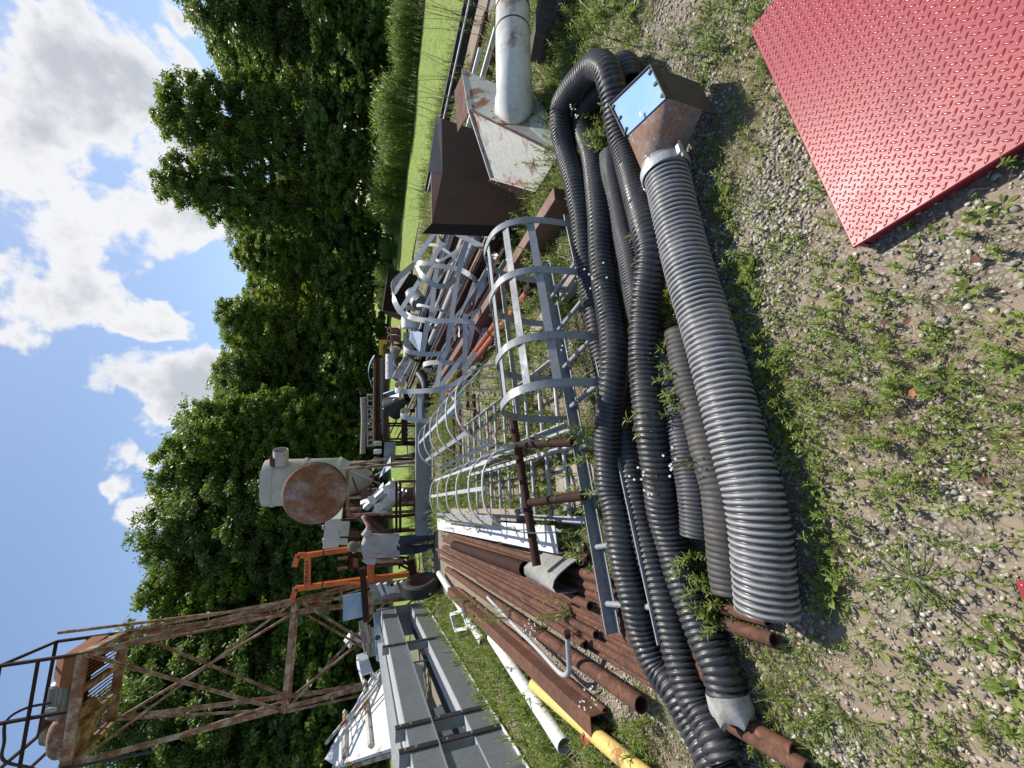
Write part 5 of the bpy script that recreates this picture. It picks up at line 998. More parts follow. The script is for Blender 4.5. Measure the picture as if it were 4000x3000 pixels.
hp_ = root('white_hopper', 'big white ribbed hopper standing behind the grey frame', 'hopper', tuple(c16(600, 1200, Yh)*[1, 1, 0]))
PH = (c16(430, 640, 9.4), c16(-90, 1560, 8.4), c16(760, 1400, 5.9))
def hq(x, y): return onplane(PH, 1300+x/2.765, 2400+y/2.765)
nh = nrm(np.cross(PH[1]-PH[0], PH[2]-PH[0])); nh = nh if nh[2] > 0 else -nh
part(MB().plate([hq(430, 640), hq(560, 560), hq(760, 1400), hq(30, 1640), hq(-90, 1560)], -nh*.05), 'roof', WHITEC, hp_, smooth=0, label='smooth white sloping face')
w1, w2 = hq(30, 1640), hq(760, 1400); part(MB().plate([w1-nh*.06, w2-nh*.06, w2*[1, 1, 0]+ZZ*.1, w1*[1, 1, 0]+ZZ*.1], (.05, .06, 0)), 'wall', WHITEC, hp_, smooth=0)
w3 = hq(-90, 1560); part(MB().plate([hq(430, 640)-nh*.06, w3-nh*.06, w3*[1, 1, 0], hq(430, 640)*[1, 1, 0]], (.02, .06, 0)), 'rear_wall', WHITEC, hp_, smooth=0)
for p, r_ in (((150, 1060), (155, 1570)), ((360, 730), (430, 1440))): part(MB().bar(hq(*p)+nh*.04, hq(*r_)+nh*.04, .06, .08, up=nh), 'rib', CREAM, hp_)
for p, r_ in (((600, 790), (0, 1440)), ((590, 840), (180, 1350))): part(MB().bar(hq(*p)+nh*.22, hq(*r_)+nh*.16, .05, .05, up=nh), 'brace', CREAM, hp_)
part(MB().bar(w1+nh*.02, w2+nh*.02, .08, .06, up=nh), 'edge_flange', WHITEP, hp_)
for t in (.25, .6): p = w1*(1-t)+w2*t; part(MB().bar(p-nh*.06+np.array([0, -.03, 0]), p*[1, 1, 0]+np.array([0, -.03, 0]), .07, .06, up=np.array([0, 1., 0])), 'rib', CREAM, hp_)
# boxes and timber behind the far end of the frame
hh = root('white_cap_vent', 'small white capped vent standing beyond the grey frame', 'vent', tuple(c16(250, 270, 10.5)*[1, 1, 0])); p = c16(260, 260, 10.5); part(MB().lathe([(.12, -p[2]), (.12, .1), (.18, .12), (.18, .16), (.001, .3)], p, ZZ, 20), 'stack', WHITEC, hh)
wp = root('pallet_stack', 'leaning stack of pale boards with yellow ends beyond the grey frame', 'boards', tuple(c16(350, 250, 9.6)*[1, 1, 0]))
for i in range(5): part(MB().bar(c16(300+38*i, 70+25*i, 9.6), c16(380+25*i, 470-10*i, 9.2), .1, .05, up=np.array([0, 1., .3])), 'board', CREAM if i % 2 else WOOD, wp)
wg = root('white_gutter', 'white gutter shaped piece lying behind the leaning boards', 'metal gutter', tuple(c16(420, 500, 9.0)*[1, 1, 0])); part(MB().channel(c16(310, 420, 9.2), c16(380, 640, 8.6), .2, .2, .01), 'channel', WHITEC, wg)
vd = root('slotted_panel', 'grey slotted panel fixed behind the upper channel of the grey frame', 'panel', tuple(c16(500, 300, 8.2)*[1, 1, 0])); q = [c16(440, 0, 8.6), c16(500, 20, 8.6), c16(560, 540, 7.5), c16(470, 500, 7.6)]; part(MB().plate(q, (.02, .05, 0)), 'sheet', BLUEG, vd, smooth=0)
for p in ((485, 250), (530, 420)): part(MB().lathe([(.05, 0), (.04, .01), (.001, .01)], c16(*p, 7.9), -np.array([0, 1., 0]), 16), 'slot', BLACKM, vd)
ob = root('grey_chute_box', 'dark grey sheet metal box seen through the gap of the grey frame', 'box', tuple(G(1760, 2760)+gn*.9)); c = gq(S1+1.1, .25, .95); part(MB().box(c, (.8, .5, .5), (gd, gn, ZZ)), 'body', GREYP, ob, bevel=.01); part(MB().box(c+ZZ*.255, (.84, .54, .012), (gd, gn, ZZ)), 'lid', GREYP, ob)
gc = gq(S1+.45, .12, .95); thing(MB().box(gc, (.5, .12, .2), (gd, gn, ZZ)), 'green_channel', GREEN, 'green painted steel piece seen through the gap of the grey frame', 'steel piece', bevel=.006)
thing(MB().bar(gq(S1-1.2, .25, .3), gq(S1-.35, .3, .28), .1, .14), 'flaking_bar', TOWER, 'flaking red and white bar lodged inside the grey frame', 'bar')
wf = root('white_window_frame', 'small white open frame lying in weeds beside the white pipe', 'frame', tuple(G(1790, 2440))); q = [G(1762, 2400, .15), G(1808, 2385, .15), G(1830, 2452, .12), G(1780, 2462, .12)]
for i in range(4): part(MB().bar(q[i], q[(i+1) % 4], .04, .04), 'bar', WHITEC, wf)

# ------------------------------------------------------------------ tyre
ty0 = G(1716, 2285, 0); tr_ = .34; tax = nrm(np.array([.97, .04, .16])); tcn = ty0+ZZ*tr_*.97+np.array([-.02, .1, 0])
ty = root('tyre', 'worn black tyre standing upright against the end of the grey frame', 'tyre', tuple(ty0)); w = .22
tyc = part(MB().lathe([(tr_*.6, -w*.36), (tr_*.62, -w*.48), (tr_*.8, -w*.56), (tr_*.94, -w*.5), (tr_*.985, -w*.4), (tr_, -w*.2), (tr_, w*.2), (tr_*.985, w*.4), (tr_*.94, w*.5), (tr_*.8, w*.56), (tr_*.62, w*.48), (tr_*.6, w*.36), (tr_*.85, w*.3), (tr_*.88, 0), (tr_*.85, -w*.3), (tr_*.6, -w*.36)], tcn, tax, 48), 'casing', TYRE, ty, smooth=50)
m = MB(); uu = nrm(np.cross(tax, ZZ)); vv = np.cross(tax, uu)
for i in range(56):
    a = i*2*math.pi/56; rd = uu*math.cos(a)+vv*math.sin(a); tg = np.cross(tax, rd)
    for k, sk in ((-.33, .3), (-.11, -.3), (.11, .3), (.33, -.3)): m.box(tcn+rd*(tr_*(1.0 if abs(k) < .2 else .988)+.002)+tax*w*k, (w*.17, tr_*.075, .012), (nrm(tax+tg*sk), nrm(tg-tax*sk), rd))
part(m, 'tread', TYRE, tyc)
part(MB().lathe([(tr_*.6, -w*.3), (tr_*.63, -w*.3), (tr_*.63, w*.42), (tr_*.58, w*.44), (tr_*.55, w*.3), (tr_*.55, -w*.3)], tcn, tax, 40), 'rim', RUST, ty)

# ------------------------------------------------------------------ rusty tower with its drive
sc = 1.3
def T(p, z5): q = G(p[0], p[1], z5); return CP+(q-CP)*sc
top = [T(p, 5.0) for p in ((325, 2554), (488, 2470), (434, 2820), (255, 3005))]; rg = [T(p, 2.5) for p in ((1150, 2344), (1157, 2386), (1127, 2729), (1108, 2778))]
# square up: average footprint of platform and ring
ft = [np.array([(a[0]+b[0])/2, (a[1]+b[1])/2, 0]) for a, b in zip(top, rg)]
zp, zr = top[0][2], rg[0][2]
tw = root('drive_tower', 'tall rusty lattice tower carrying a motor and gearbox on its platform', 'tower', tuple(sum(ft)/4))
cft = sum(ft)/4
P_ = [np.array([t[0], t[1], zp]) for t in top]; Rg = [np.array([g[0], g[1], zr]) for g in rg]; Ft = [Rg[i]+(Rg[i]-P_[i])*(zr/(zp-zr)) for i in range(4)]
xup = np.array([1., 0, 0])
for i in range(4): part(MB().angle(Ft[i], P_[i], .09, .09, .012, up=nrm(cft-Ft[i]*[1, 1, 0])), 'leg', TOWER, tw)
for S, h in ((Rg, .1), (P_, .16)):
    for i in range(4): part(MB().bar(S[i], S[(i+1) % 4], .06, h), 'ring_beam', TOWER, tw)
for lo_, hi in ((Ft, Rg), (Rg, P_)):
    for i in range(4):
        j = (i+1) % 4; part(MB().angle(lo_[i], hi[j], .048, .048, .008, up=nrm(np.cross(hi[j]-lo_[i], ZZ))), 'brace', TOWER, tw); part(MB().angle(lo_[j]+np.array([0, .015, 0]), hi[i]+np.array([0, .015, 0]), .048, .048, .008, up=nrm(np.cross(hi[i]-lo_[j], ZZ))), 'brace', TOWER, tw)
pu, pv = nrm(P_[0]-P_[3]), nrm(P_[1]-P_[0])
m = MB()
for i in range(26):
    t = i/25; m.bar(P_[3]*(1-t)+P_[0]*t+ZZ*.09, P_[2]*(1-t)+P_[1]*t+ZZ*.09, .008, .04)
part(m, 'grating', RUSTD, tw)
for t in (.3, .65): part(MB().bar(P_[3]*(1-t)+P_[0]*t, P_[2]*(1-t)+P_[1]*t, .08, .12), 'floor_joist', TOWER, tw)
# ladder rungs between the two right legs, and a thin rail outside them
for i in range(17):
    t = .3+.7*i/17; e0, e1 = Ft[0]*(1-t)+P_[0]*t, Ft[1]*(1-t)+P_[1]*t; part(MB().tube([e0, e1], .014, 6), 'rung', TOWER, tw)
o1 = pu*.16; part(MB().bar(Ft[1]+o1+(P_[1]-Ft[1])*.25, P_[1]+o1+ZZ*1.1, .035, .05, up=xup), 'ladder_rail', TOWER, tw)
for i in range(9): t = .3+.68*i/9; e = Ft[1]*(1-t)+P_[1]*t; part(MB().tube([e, e+o1], .012, 6), 'rail_tie', TOWER, tw)
# guard rail
hr_ = 1.1
for i in range(4):
    part(MB().bar(P_[i], P_[i]+ZZ*hr_, .045, .045, up=xup), 'guard_post', RUSTD, tw); j = (i+1) % 4
    part(MB().bar(P_[i]+ZZ*hr_, P_[j]+ZZ*hr_, .045, .045), 'guard_rail', RUSTD, tw); 
    if i != 0: part(MB().bar(P_[i]+ZZ*hr_*.55, P_[j]+ZZ*hr_*.55, .04, .04), 'guard_rail', RUSTD, tw)
part(MB().bar((P_[3]+P_[0])/2, (P_[3]+P_[0])/2+ZZ*hr_, .045, .045, up=xup), 'guard_post', RUSTD, tw)
def tp(u, v, z): return P_[3]+(P_[0]-P_[3])*u+(P_[2]-P_[3])*v+ZZ*(z+.11)
wl = np.linalg.norm(P_[0]-P_[3]); gb = [tp(.66, .2, .02), tp(.97, .2, .02), tp(.97, .8, .02), tp(.66, .8, .02)]
part(MB().loft([gb, [p+ZZ*.26 for p in gb], [p+ZZ*.45+(sum(gb)/4-p)*[.45, .45, 0] for p in gb]]), 'belt_guard', mt('orange_rust', (.36, .14, .055), (.24, .095, .045), .45, 3, .2, .75, .85), tw, smooth=30)
mo = tp(.52, .4, .33); mot = part(MB().lathe([(.001, -.3), (.16, -.3), (.19, -.27), (.19, .26), (.15, .3), (.001, .3)], mo, pu, 28), 'motor', GALVD, tw)
m = MB()
for i in range(20): a = i*2*math.pi/20; rd = np.cross(pu, ZZ)*math.cos(a)+ZZ*math.sin(a); m.box(mo+rd*.195, (.44, .02, .012), (pu, rd, np.cross(pu, rd)))
part(m, 'motor_fins', GALVD, mot); part(MB().box(mo-pu*.15-pv*.2+ZZ*.02, (.14, .12, .16), (pu, pv, ZZ)), 'terminal_box', GALV, mot, bevel=.01); part(MB().box(mo-ZZ*.24, (.5, .34, .1), (pu, pv, ZZ)), 'motor_foot', RUSTD, tw)
gc_ = tp(.2, .45, .0); part(MB().lathe([(.001, .0), (.4, .0), (.44, .04), (.44, .3), (.4, .36), (.22, .46), (.18, .58), (.001, .6)], gc_-ZZ*.05, ZZ, 40), 'gearbox', TOWER, tw, smooth=40)
part(MB().lathe([(.1, 0), (.17, 0), (.17, .06), (.1, .06)], gc_+ZZ*.5+pu*.1, nrm(ZZ+pu*.4), 20), 'cover_ring', RUST, tw); part(MB().bar(gc_+ZZ*.5, mo+ZZ*.1, .2, .16), 'coupling', RUST, tw)
cbp = [mo-pv*.24+ZZ*.05, mo-pv*.3+ZZ*.35, mo-pv*.45+ZZ*.5-pu*.1, tp(.34, .0, .75), tp(.2, -.03, .7), tp(.1, -.02, .4), tp(.03, -.04, .0), P_[3]-pu*.02-ZZ*1.2]
part(MB().tube(spline(cbp, .05), .022, 8), 'cable', BLACKM, tw)

# ------------------------------------------------------------------ the man
Ym = 8.62
def J(x, y, dY=0.): return D(x, y, Ym+dY)
man = root('person', 'man seen from behind in a pale stained T-shirt, jeans and khaki cap', 'person', tuple(J(1692, 2130)*[1, 1, 0]))
joints = dict(pel=(J(1553, 2130), .15, .12), bel=(J(1510, 2131), .165, .13), che=(J(1450, 2132, .02), .18, .13), nec=(J(1415, 2141, .03), .062, .06), hd1=(J(1398, 2141, .06), .082, .08), hd2=(J(1372, 2133, .06), .085, .085),
    sR=(J(1432, 2083, .02), .07, .07), eR=(J(1441, 2056, .06), .047, .047), wR=(J(1425, 2033, .16), .031, .034), pR=(J(1420, 2022, .2), .026, .04),
    sL=(J(1432, 2180, .0), .07, .07), eL=(J(1488, 2192, -.02), .046, .046), wL=(J(1545, 2190, .06), .03, .033), pL=(J(1560, 2189, .09), .022, .038),
    hR=(J(1572, 2112), .095, .095), kR=(J(1632, 2104, .03), .066, .066), aR=(J(1688, 2098, .0), .045, .045), tR=(J(1692, 2095, .2), .04, .03),
    hL=(J(1572, 2149), .095, .095), kL=(J(1634, 2146, .04), .066, .066), aL=(J(1686, 2134, -.02), .045, .045), tL=(J(1692, 2134, .18), .04, .03))
ed = [('pel', 'bel'), ('bel', 'che'), ('che', 'nec'), ('nec', 'hd1'), ('hd1', 'hd2'), ('che', 'sR'), ('sR', 'eR'), ('eR', 'wR'), ('wR', 'pR'), ('che', 'sL'), ('sL', 'eL'), ('eL', 'wL'), ('wL', 'pL'), ('pel', 'hR'), ('hR', 'kR'), ('kR', 'aR'), ('aR', 'tR'), ('pel', 'hL'), ('hL', 'kL'), ('kL', 'aL'), ('aL', 'tL')]
jt = dict(joints)
def fingers(pal, wr, side, hold):
    c, w0 = jt[pal][0], jt[wr][0]; f = nrm(c-w0); sd = nrm(np.cross(f, np.array([.2, 1, .1]))); pn = np.cross(sd, f)
    for i, l in enumerate((.07, .08, .075, .06)):
        b = c+sd*(i-1.5)*.019+f*.015; k1 = b+f*l*.5+pn*side*(.02 if hold else .01); k2 = k1+f*l*(.1 if hold else .35)+pn*side*(.035 if hold else .02)
        jt[pal+str(i)+'a'] = (b, .011, .011); jt[pal+str(i)+'b'] = (k1, .0095, .0095); jt[pal+str(i)+'c'] = (k2, .008, .008); ed.extend([(pal, pal+str(i)+'a'), (pal+str(i)+'a', pal+str(i)+'b'), (pal+str(i)+'b', pal+str(i)+'c')])
    b = c-sd*.035-f*.015; jt[pal+'t'] = (b, .012, .012); jt[pal+'u'] = (b-sd*.012+f*.04+pn*side*.015, .0095, .0095); ed.extend([(pal, pal+'t'), (pal+'t', pal+'u')])
fingers('pR', 'wR', 1, True); fingers('pL', 'wL', -1, False)
def skin(name, jd, edges, mat, rootk, sub=2):
    ks = list(jd); me = bpy.data.meshes.new(name); bm = bmesh.new(); sl = bm.verts.layers.skin.verify(); vs = {}
    off = LOC[man.name]
    for k in ks:
        v = bm.verts.new(jd[k][0]-off); v[sl].radius = (jd[k][1], jd[k][2]); v[sl].use_root = k == rootk; vs[k] = v
    for a, b in edges: bm.edges.new((vs[a], vs[b]))
    bm.to_mesh(me); bm.free(); o = bpy.data.objects.new('tmp', me); COL.objects.link(o); sk = o.modifiers.new('skin', 'SKIN'); sk.use_smooth_shade = True; sb = o.modifiers.new('sub', 'SUBSURF'); sb.levels = sub; sb.render_levels = sub
    bpy.context.view_layer.update(); m2 = bpy.data.meshes.new_from_object(o.evaluated_get(bpy.context.evaluated_depsgraph_get())); bpy.data.objects.remove(o)
    m2.name = name; m2.materials.clear(); m2.materials.append(mat); m2.polygons.foreach_set('use_smooth', [True]*len(m2.polygons)); q = bpy.data.objects.new(name, m2); COL.objects.link(q); q.parent = man; return q
skin('body', jt, ed, SKIN, 'pel')
upv = nrm(J(1372, 2133)-J(1553, 2130)); lat = nrm(J(1432, 2083)-J(1432, 2180)); fwd = nrm(np.cross(upv, lat)); fwd = fwd if fwd[1] > 0 else -fwd
def ell(c, a, b, n=24, tw=0.): return [c+lat*a*math.cos(t*2*math.pi/n)+fwd*b*math.sin(t*2*math.pi/n) for t in range(n)]
sm = MB(); 
rings = [(1560, 2131, .235, .165), (1545, 2131, .235, .17), (1515, 2131, .235, .175), (1485, 2132, .235, .17), (1455, 2133, .245, .165), (1435, 2134, .25, .15), (1422, 2136, .215, .125), (1414, 2139, .12, .095), (1411, 2140, .08, .08), (1413, 2140, .07, .07)]
rg2 = []
for x, y, a, b in rings:
    e = ell(J(x, y, .02), a, b); rg2.append([p+lat*.009*math.sin(i*1.7+x*.05)+fwd*.014*math.sin(i*2.1+x*.11) for i, p in enumerate(e)])
sm.loft(rg2, False)
sm.tube(spline([J(1428, 2095, .02), J(1435, 2082, .03), J(1440, 2069, .05)], .03), [.1, .085, .072][:3] if len(spline([J(1428, 2095, .02), J(1435, 2082, .03), J(1440, 2069, .05)], .03)) == 3 else np.linspace(.1, .072, len(spline([J(1428, 2095, .02), J(1435, 2082, .03), J(1440, 2069, .05)], .03))), 16, False)
q = spline([J(1428, 2174, .0), J(1442, 2184, -.01), J(1468, 2190, -.01)], .03); sm.tube(q, np.linspace(.105, .08, len(q)), 16, False)
part(sm, 'shirt', SHIRT, man, smooth=80)
jj = {k: (jt[k][0], jt[k][1]+.022, jt[k][2]+.022) for k in ('pel', 'hR', 'kR', 'hL', 'kL')}; jj['top'] = (J(1535, 2131), .19, .14); jj['aR'] = (jt['aR'][0]+ZZ*.05, .062, .062); jj['aL'] = (jt['aL'][0]+ZZ*.05, .062, .062)
skin('jeans', jj, [('top', 'pel'), ('pel', 'hR'), ('hR', 'kR'), ('kR', 'aR'), ('pel', 'hL'), ('hL', 'kL'), ('kL', 'aL')], JEANS, 'pel')
for s in 'RL':
    b = jt['a'+s][0]; t = jt['t'+s][0]; m = MB(); d = nrm((t-b)*[1, 1, 0]); sdv = np.array([-d[1], d[0], 0]); g0 = b*[1, 1, 0]
    def rgf(s_, w, h): return [g0+d*s_+sdv*w*math.cos(a)+ZZ*(h*(.5+.5*math.sin(a))) for a in np.arange(12)*math.pi/6]
    m.loft([rgf(-.08, .03, .06), rgf(-.06, .045, .11), rgf(0, .05, .12), rgf(.08, .052, .09), rgf(.15, .052, .07), rgf(.2, .035, .045)]); part(m, 'shoe', BOOT, man, smooth=60)
hc = J(1384, 2136, .05); hu = nrm(J(1366, 2130, .09)-J(1400, 2142, .03)); bd = nrm(np.array([-.55, .75, -.35])); sd_ = nrm(np.cross(hu, bd)); bd = np.cross(sd_, hu)
cm = MB(); prof = [(1.0, -.03), (1.02, .02), (.97, .06), (.8, .1), (.5, .125), (.15, .133), (.01, .134)]
cm.loft([[hc+hu*h+(sd_*math.cos(a)*.098+bd*math.sin(a)*.115)*q for a in np.arange(24)*math.pi/12] for q, h in prof], False)
part(cm, 'cap', CAPM, man, smooth=80)
bm_ = MB(); bm_.plate([hc-hu*.025+sd_*.09*math.cos(a)+bd*(.1*abs(math.sin(a))**.5*1.0+.08*math.sin(a)) for a in np.linspace(0, math.pi, 14)], hu*.006); part(bm_, 'cap_brim', CAPM, man, smooth=40)
hm = MB(); hm.loft([[hc+hu*h+(sd_*math.cos(a)*.09+bd*math.sin(a)*.1)*q for a in np.arange(24)*math.pi/12] for q, h in ((.8, -.09), (.97, -.06), (1.0, -.02))], True)
part(hm, 'hair', mt('grey_brown_hair', (.12, .085, .06), (.2, .17, .14), .5, 30), man, smooth=80)
for sg in (-1, 1): part(MB().sphere(hc-hu*.045+sd_*sg*.096, (.016, .022, .032)), 'ear', SKIN, man, smooth=80)

# ------------------------------------------------------------------ gravel, weeds, grass
random.seed(3); np.random.seed(3)
for px in ([(1700, 2060), (1690, 2280), (2330, 2830), (2510, 2790), (2300, 2150)],): NOGO.append([tuple(G(*p)[:2]) for p in px])
NOGO.append([tuple(G(*p)[:2]) for p in ((1700, 1590), (1690, 2110), (1660, 2110), (1660, 1590))])
NOGO.append([tuple(q[:2]) for q in (c4[0]+np.array([.03, .03, 0]), c4[1], c4[2], a0-u_*.1, a0+u_*.1, c4[3])])
def stones(n, x0, x1, y0, y1, smin, smax):
    t = (1+5**.5)/2; iv = np.array([(-1, t, 0), (1, t, 0), (-1, -t, 0), (1, -t, 0), (0, -1, t), (0, 1, t), (0, -1, -t), (0, 1, -t), (t, 0, -1), (t, 0, 1), (-t, 0, -1), (-t, 0, 1)])/1.9
    fv = np.array([(0, 11, 5), (0, 5, 1), (0, 1, 7), (0, 7, 10), (0, 10, 11), (1, 5, 9), (5, 11, 4), (11, 10, 2), (10, 7, 6), (7, 1, 8), (3, 9, 4), (3, 4, 2), (3, 2, 6), (3, 6, 8), (3, 8, 9), (4, 9, 5), (2, 4, 11), (6, 2, 10), (8, 6, 7), (9, 8, 1)])
    rs = np.random.RandomState(4); X = rs.uniform(x0, x1, n*5); Y = rs.uniform(y0, y1, n*5)
    dens_ = np.clip((vnoise(X, Y, 1.5, 8)*.5+vnoise(X, Y, 4.5, 9)*.5-.33)*4, .22, 1)*np.clip(1.35-Y/4.2, .12, 1); k = rs.uniform(size=n*5) < dens_; X, Y = X[k][:n], Y[k][:n]; n = len(X)
    S = (smin+(smax-smin)*rs.uniform(size=n)**2.4)[:, None, None]; sh = rs.uniform(.6, 1.15, (n, 1, 3))*[1, 1, .7]; V = iv[None]*(1+rs.normal(size=(n, 12, 1))*.2)*sh*S
    a = rs.uniform(0, 6.28, n); ca, sa = np.cos(a)[:, None], np.sin(a)[:, None]; x = V[..., 0]*ca-V[..., 1]*sa; y = V[..., 0]*sa+V[..., 1]*ca
    tl = rs.normal(size=(n, 1))*.25; z = V[..., 2]+x*tl
    gz = .03*(vnoise(X, Y, 1.3)-.5)+.012*(vnoise(X, Y, 6, 3)-.5)-.012
    W_ = np.stack([x+X[:, None], y+Y[:, None], z+gz[:, None]+S[:, :, 0]*.5], -1).reshape(-1, 3); F_ = (fv[None]+(np.arange(n)*12)[:, None, None]).reshape(-1, 3)
    me = bpy.data.meshes.new('gravel_stones'); me.vertices.add(len(W_)); me.vertices.foreach_set('co', W_.ravel()); me.loops.add(F_.size); me.loops.foreach_set('vertex_index', F_.ravel().astype(np.int32)); me.polygons.add(len(F_)); me.polygons.foreach_set('loop_start', np.arange(0, F_.size, 3, dtype=np.int32)); me.polygons.foreach_set('loop_total', np.full(len(F_), 3, dtype=np.int32)); me.update()
    at = me.attributes.new('var', 'FLOAT', 'FACE'); at.data.foreach_set('value', np.repeat(rs.uniform(size=n), 20).astype(np.float32))
    k = NT('limestone_chips'); at_ = k.n('ShaderNodeAttribute'); at_.attribute_name = 'var'; cr = k.n('ShaderNodeValToRGB'); e = cr.color_ramp; e.elements[0].color = (.15, .135, .12, 1); e.elements[1].color = (.66, .6, .49, 1)
    for p, c in ((.2, (.2, .18, .155, 1)), (.4, (.42, .375, .3, 1)), (.65, (.52, .47, .38, 1)), (.8, (.27, .25, .225, 1))): q = e.elements.new(p); q.color = c
    k.l(at_.outputs['Fac'], cr.inputs[0]); k.bsdf(cr.outputs[0], .9); me.materials.append(k.m)
    o = bpy.data.objects.new('gravel_stones', me); COL.objects.link(o); tag(o, 'loose pale limestone gravel over the yard', 'gravel', kind='stuff')
stones(90000, -2.4, 2.6, .05, 3.3, .0035, .0115)
patch = lambda sc, lo, hi, sd=0: (lambda x, y: float(np.clip((vnoise(x, y, sc, sd)-lo)/(hi-lo), .03, 1)))
LW = [lance_weed(h, n, L, w) for h, n, L, w in ((.05, 14, .035, .008), (.08, 18, .04, .009), (.11, 22, .045, .009), (.035, 10, .03, .007))]
RO = [rosette(7, .042, .02), rosette(6, .034, .016), rosette(8, .03, .014), lance_weed(.06, 14, .035, .007)]
TU = [tuft(14, .1, .004), tuft(18, .14, .005), tuft(10, .07, .004), tuft(9, .16, .006)]
SMALL = [lance_weed(.03, 9, .02, .0045), lance_weed(.045, 12, .024, .005), rosette(5, .018, .01), tuft(10, .04, .0022), tuft(8, .05, .0025), lance_weed(.02, 8, .018, .004)]
nearp = pts_in(1600, -2.2, 2.4, .25, 2.3, patch(2.2, .35, .75, 1)); scatter('low_weeds', LW+RO, nearp, WEED, 'low green weeds sprouting through the gravel', 'weeds', (.4, .9))
smallp = pts_in(4600, -2.4, 2.8, .2, 2.8, patch(1.6, .25, .65, 2)); scatter('seedlings', SMALL, smallp, WEED, 'tiny seedlings and grass shoots in the gravel', 'weeds', (.6, 1.3))
tp_ = pts_in(900, -2.4, 2.6, .3, 2.6, patch(1.9, .4, .8, 5)); scatter('grass_tufts', TU, tp_, GRASS, 'thin grass tufts in the gravel', 'grass', (.4, .9))
THA = [tuft(9, .07, .0018), tuft(12, .05, .0016), tuft(7, .1, .002)]
drp = pts_in(5200, -2.6, 3.6, .15, 3.4, patch(2.4, .3, .7, 21)); scatter('dry_thatch', THA, drp, DRY, 'dry dead grass strands lying over the gravel', 'dry grass', (.6, 1.3))
# thick growth along the hoses, and between them
def side_pts(path, lo, hi, n):
    out = []
    T_ = np.gradient(path[:, :2], axis=0)
    while len(out) < n:
        i = random.randrange(len(path)); t = T_[i]/np.linalg.norm(T_[i]); s = random.choice((-1, 1)); q = path[i, :2]+np.array([-t[1], t[0]])*s*rnd(lo, hi)
        if free(*q): out.append(tuple(q))
    return out
TALLW = [lance_weed(.14, 26, .05, .01), lance_weed(.19, 30, .055, .01), lance_weed(.1, 20, .045, .009), rosette(8, .06, .032)]
hp2 = side_pts(pE, .1, .2, 190)+side_pts(pD, .06, .16, 45)+side_pts(pC, .06, .2, 60)+side_pts(pA, .07, .2, 110)+side_pts(pB, .07, .2, 90)
scatter('hose_side_weeds', TALLW[2:]+LW+RO, hp2, WEED, 'leafy weeds crowding along the hoses', 'weeds', (.5, .95))
# green growth over the stock yard
NOGO.append([tuple(G(*p)[:2]) for p in ((1990, 900), (1960, 1120), (1700, 1500), (1600, 1280), (1720, 870))])
yard = pts_in(5200, -2.2, 4.4, 2.1, 7.5, patch(1.1, .2, .6, 3)); scatter('yard_weeds', TALLW+LW+RO+TU[:2], yard, WEED, 'green weeds growing up among the steel stock', 'weeds', (.7, 1.6))
yg2 = pts_in(5200, -2.5, 5, 2.1, 9, patch(.9, .25, .6, 6)); scatter('yard_grass', TU, yg2, GRASS, 'grass growing among the steel stock', 'grass', (.8, 2.0))
farg = pts_in(2600, -5, 6.5, 7, 12.5, patch(.6, .2, .6, 7)); scatter('far_yard_grass', [tuft(16, .22, .009), tuft(14, .3, .01), TALLW[1]], farg, WEED, 'rough grass between the stock and the mown field', 'grass', (.8, 1.6))
left = pts_in(6000, -4.9, -1.6, 1.7, 7.5, lambda x, y: 1. if x < -1.75-.29*(y-1.8) else .12); scatter('left_yard_weeds', TALLW+TU+LW[:3], left, WEED, 'weeds and grass along the white pipes and grey frame', 'weeds', (.6, 1.3))
rightp = pts_in(2600, 1.5, 4.6, .9, 4.2, patch(1.5, .2, .55, 11)); scatter('right_yard_weeds', LW+RO+TU[:3], rightp, WEED, 'weeds on the right of the yard beside the white pipe', 'weeds', (.6, 1.3))
gb_ = MB()
FE = [tuple(p[:2]) for p in E0]
blk = [tuft(16, .07, .006), tuft(14, .09, .007)]
fp = []
while len(fp) < 9000:
    x = rnd(-6, 14); y = rnd(6.5, 22)
    if inpoly(x, y, FE+[(-300, 400), (300, 400), (300, 2)]) and random.random() < (9/y)**1.5: fp.append((x, y))
scatter('field_grass', blk, fp, GRASS, 'short grass blades of the mown field', 'grass', (.7, 1.3))
brg = pts_in(1500, -1.5, 4.5, 8.2, 12, patch(1.2, .2, .6, 31)); scatter('brown_dead_grass', [tuft(14, .25, .007), tuft(12, .32, .008)], brg, DRY, 'brown dead grass round the far rack and ducts', 'dry grass', (.6, 1.3))
pw = []
for pa_, pb_ in (((1900, 2460), (2080, 2740)), ((2080, 2700), (2230, 2960)), ((1850, 2360), (1960, 2470))):
    ga, gb2 = G(*pa_), G(*pb_)
    for i in range(70): t = rnd(0, 1); q = ga*(1-t)+gb2*t; pw.append((q[0]+rnd(-.16, .1), q[1]+rnd(-.1, .1)))
scatter('pipe_side_weeds', TALLW, pw, WEED, 'leafy weeds growing over the white pipes', 'weeds', (.8, 1.5))
gw = []
while len(gw) < 80:
    t = rnd(0, 1); q = G(np.interp(t, [0, 1], [2590, 2740])+rnd(-25, 25), np.interp(t, [0, 1], [930, 1640])+rnd(-25, 25)); gw.append((q[0], q[1]))
for x0_, y0_, x1_, y1_ in ((2745, 2130, 2850, 2420), (2400, 620, 2370, 520)):
    for i in range(26): t = rnd(0, 1); q = G(x0_*(1-t)+x1_*t, y0_*(1-t)+y1_*t); gw.append((q[0]+rnd(-.03, .03), q[1]+rnd(-.03, .03)))
scatter('hose_gap_weeds', TALLW[:3], gw, WEED, 'bright leafy weeds standing in the gaps between the hoses', 'weeds', (.7, 1.25))
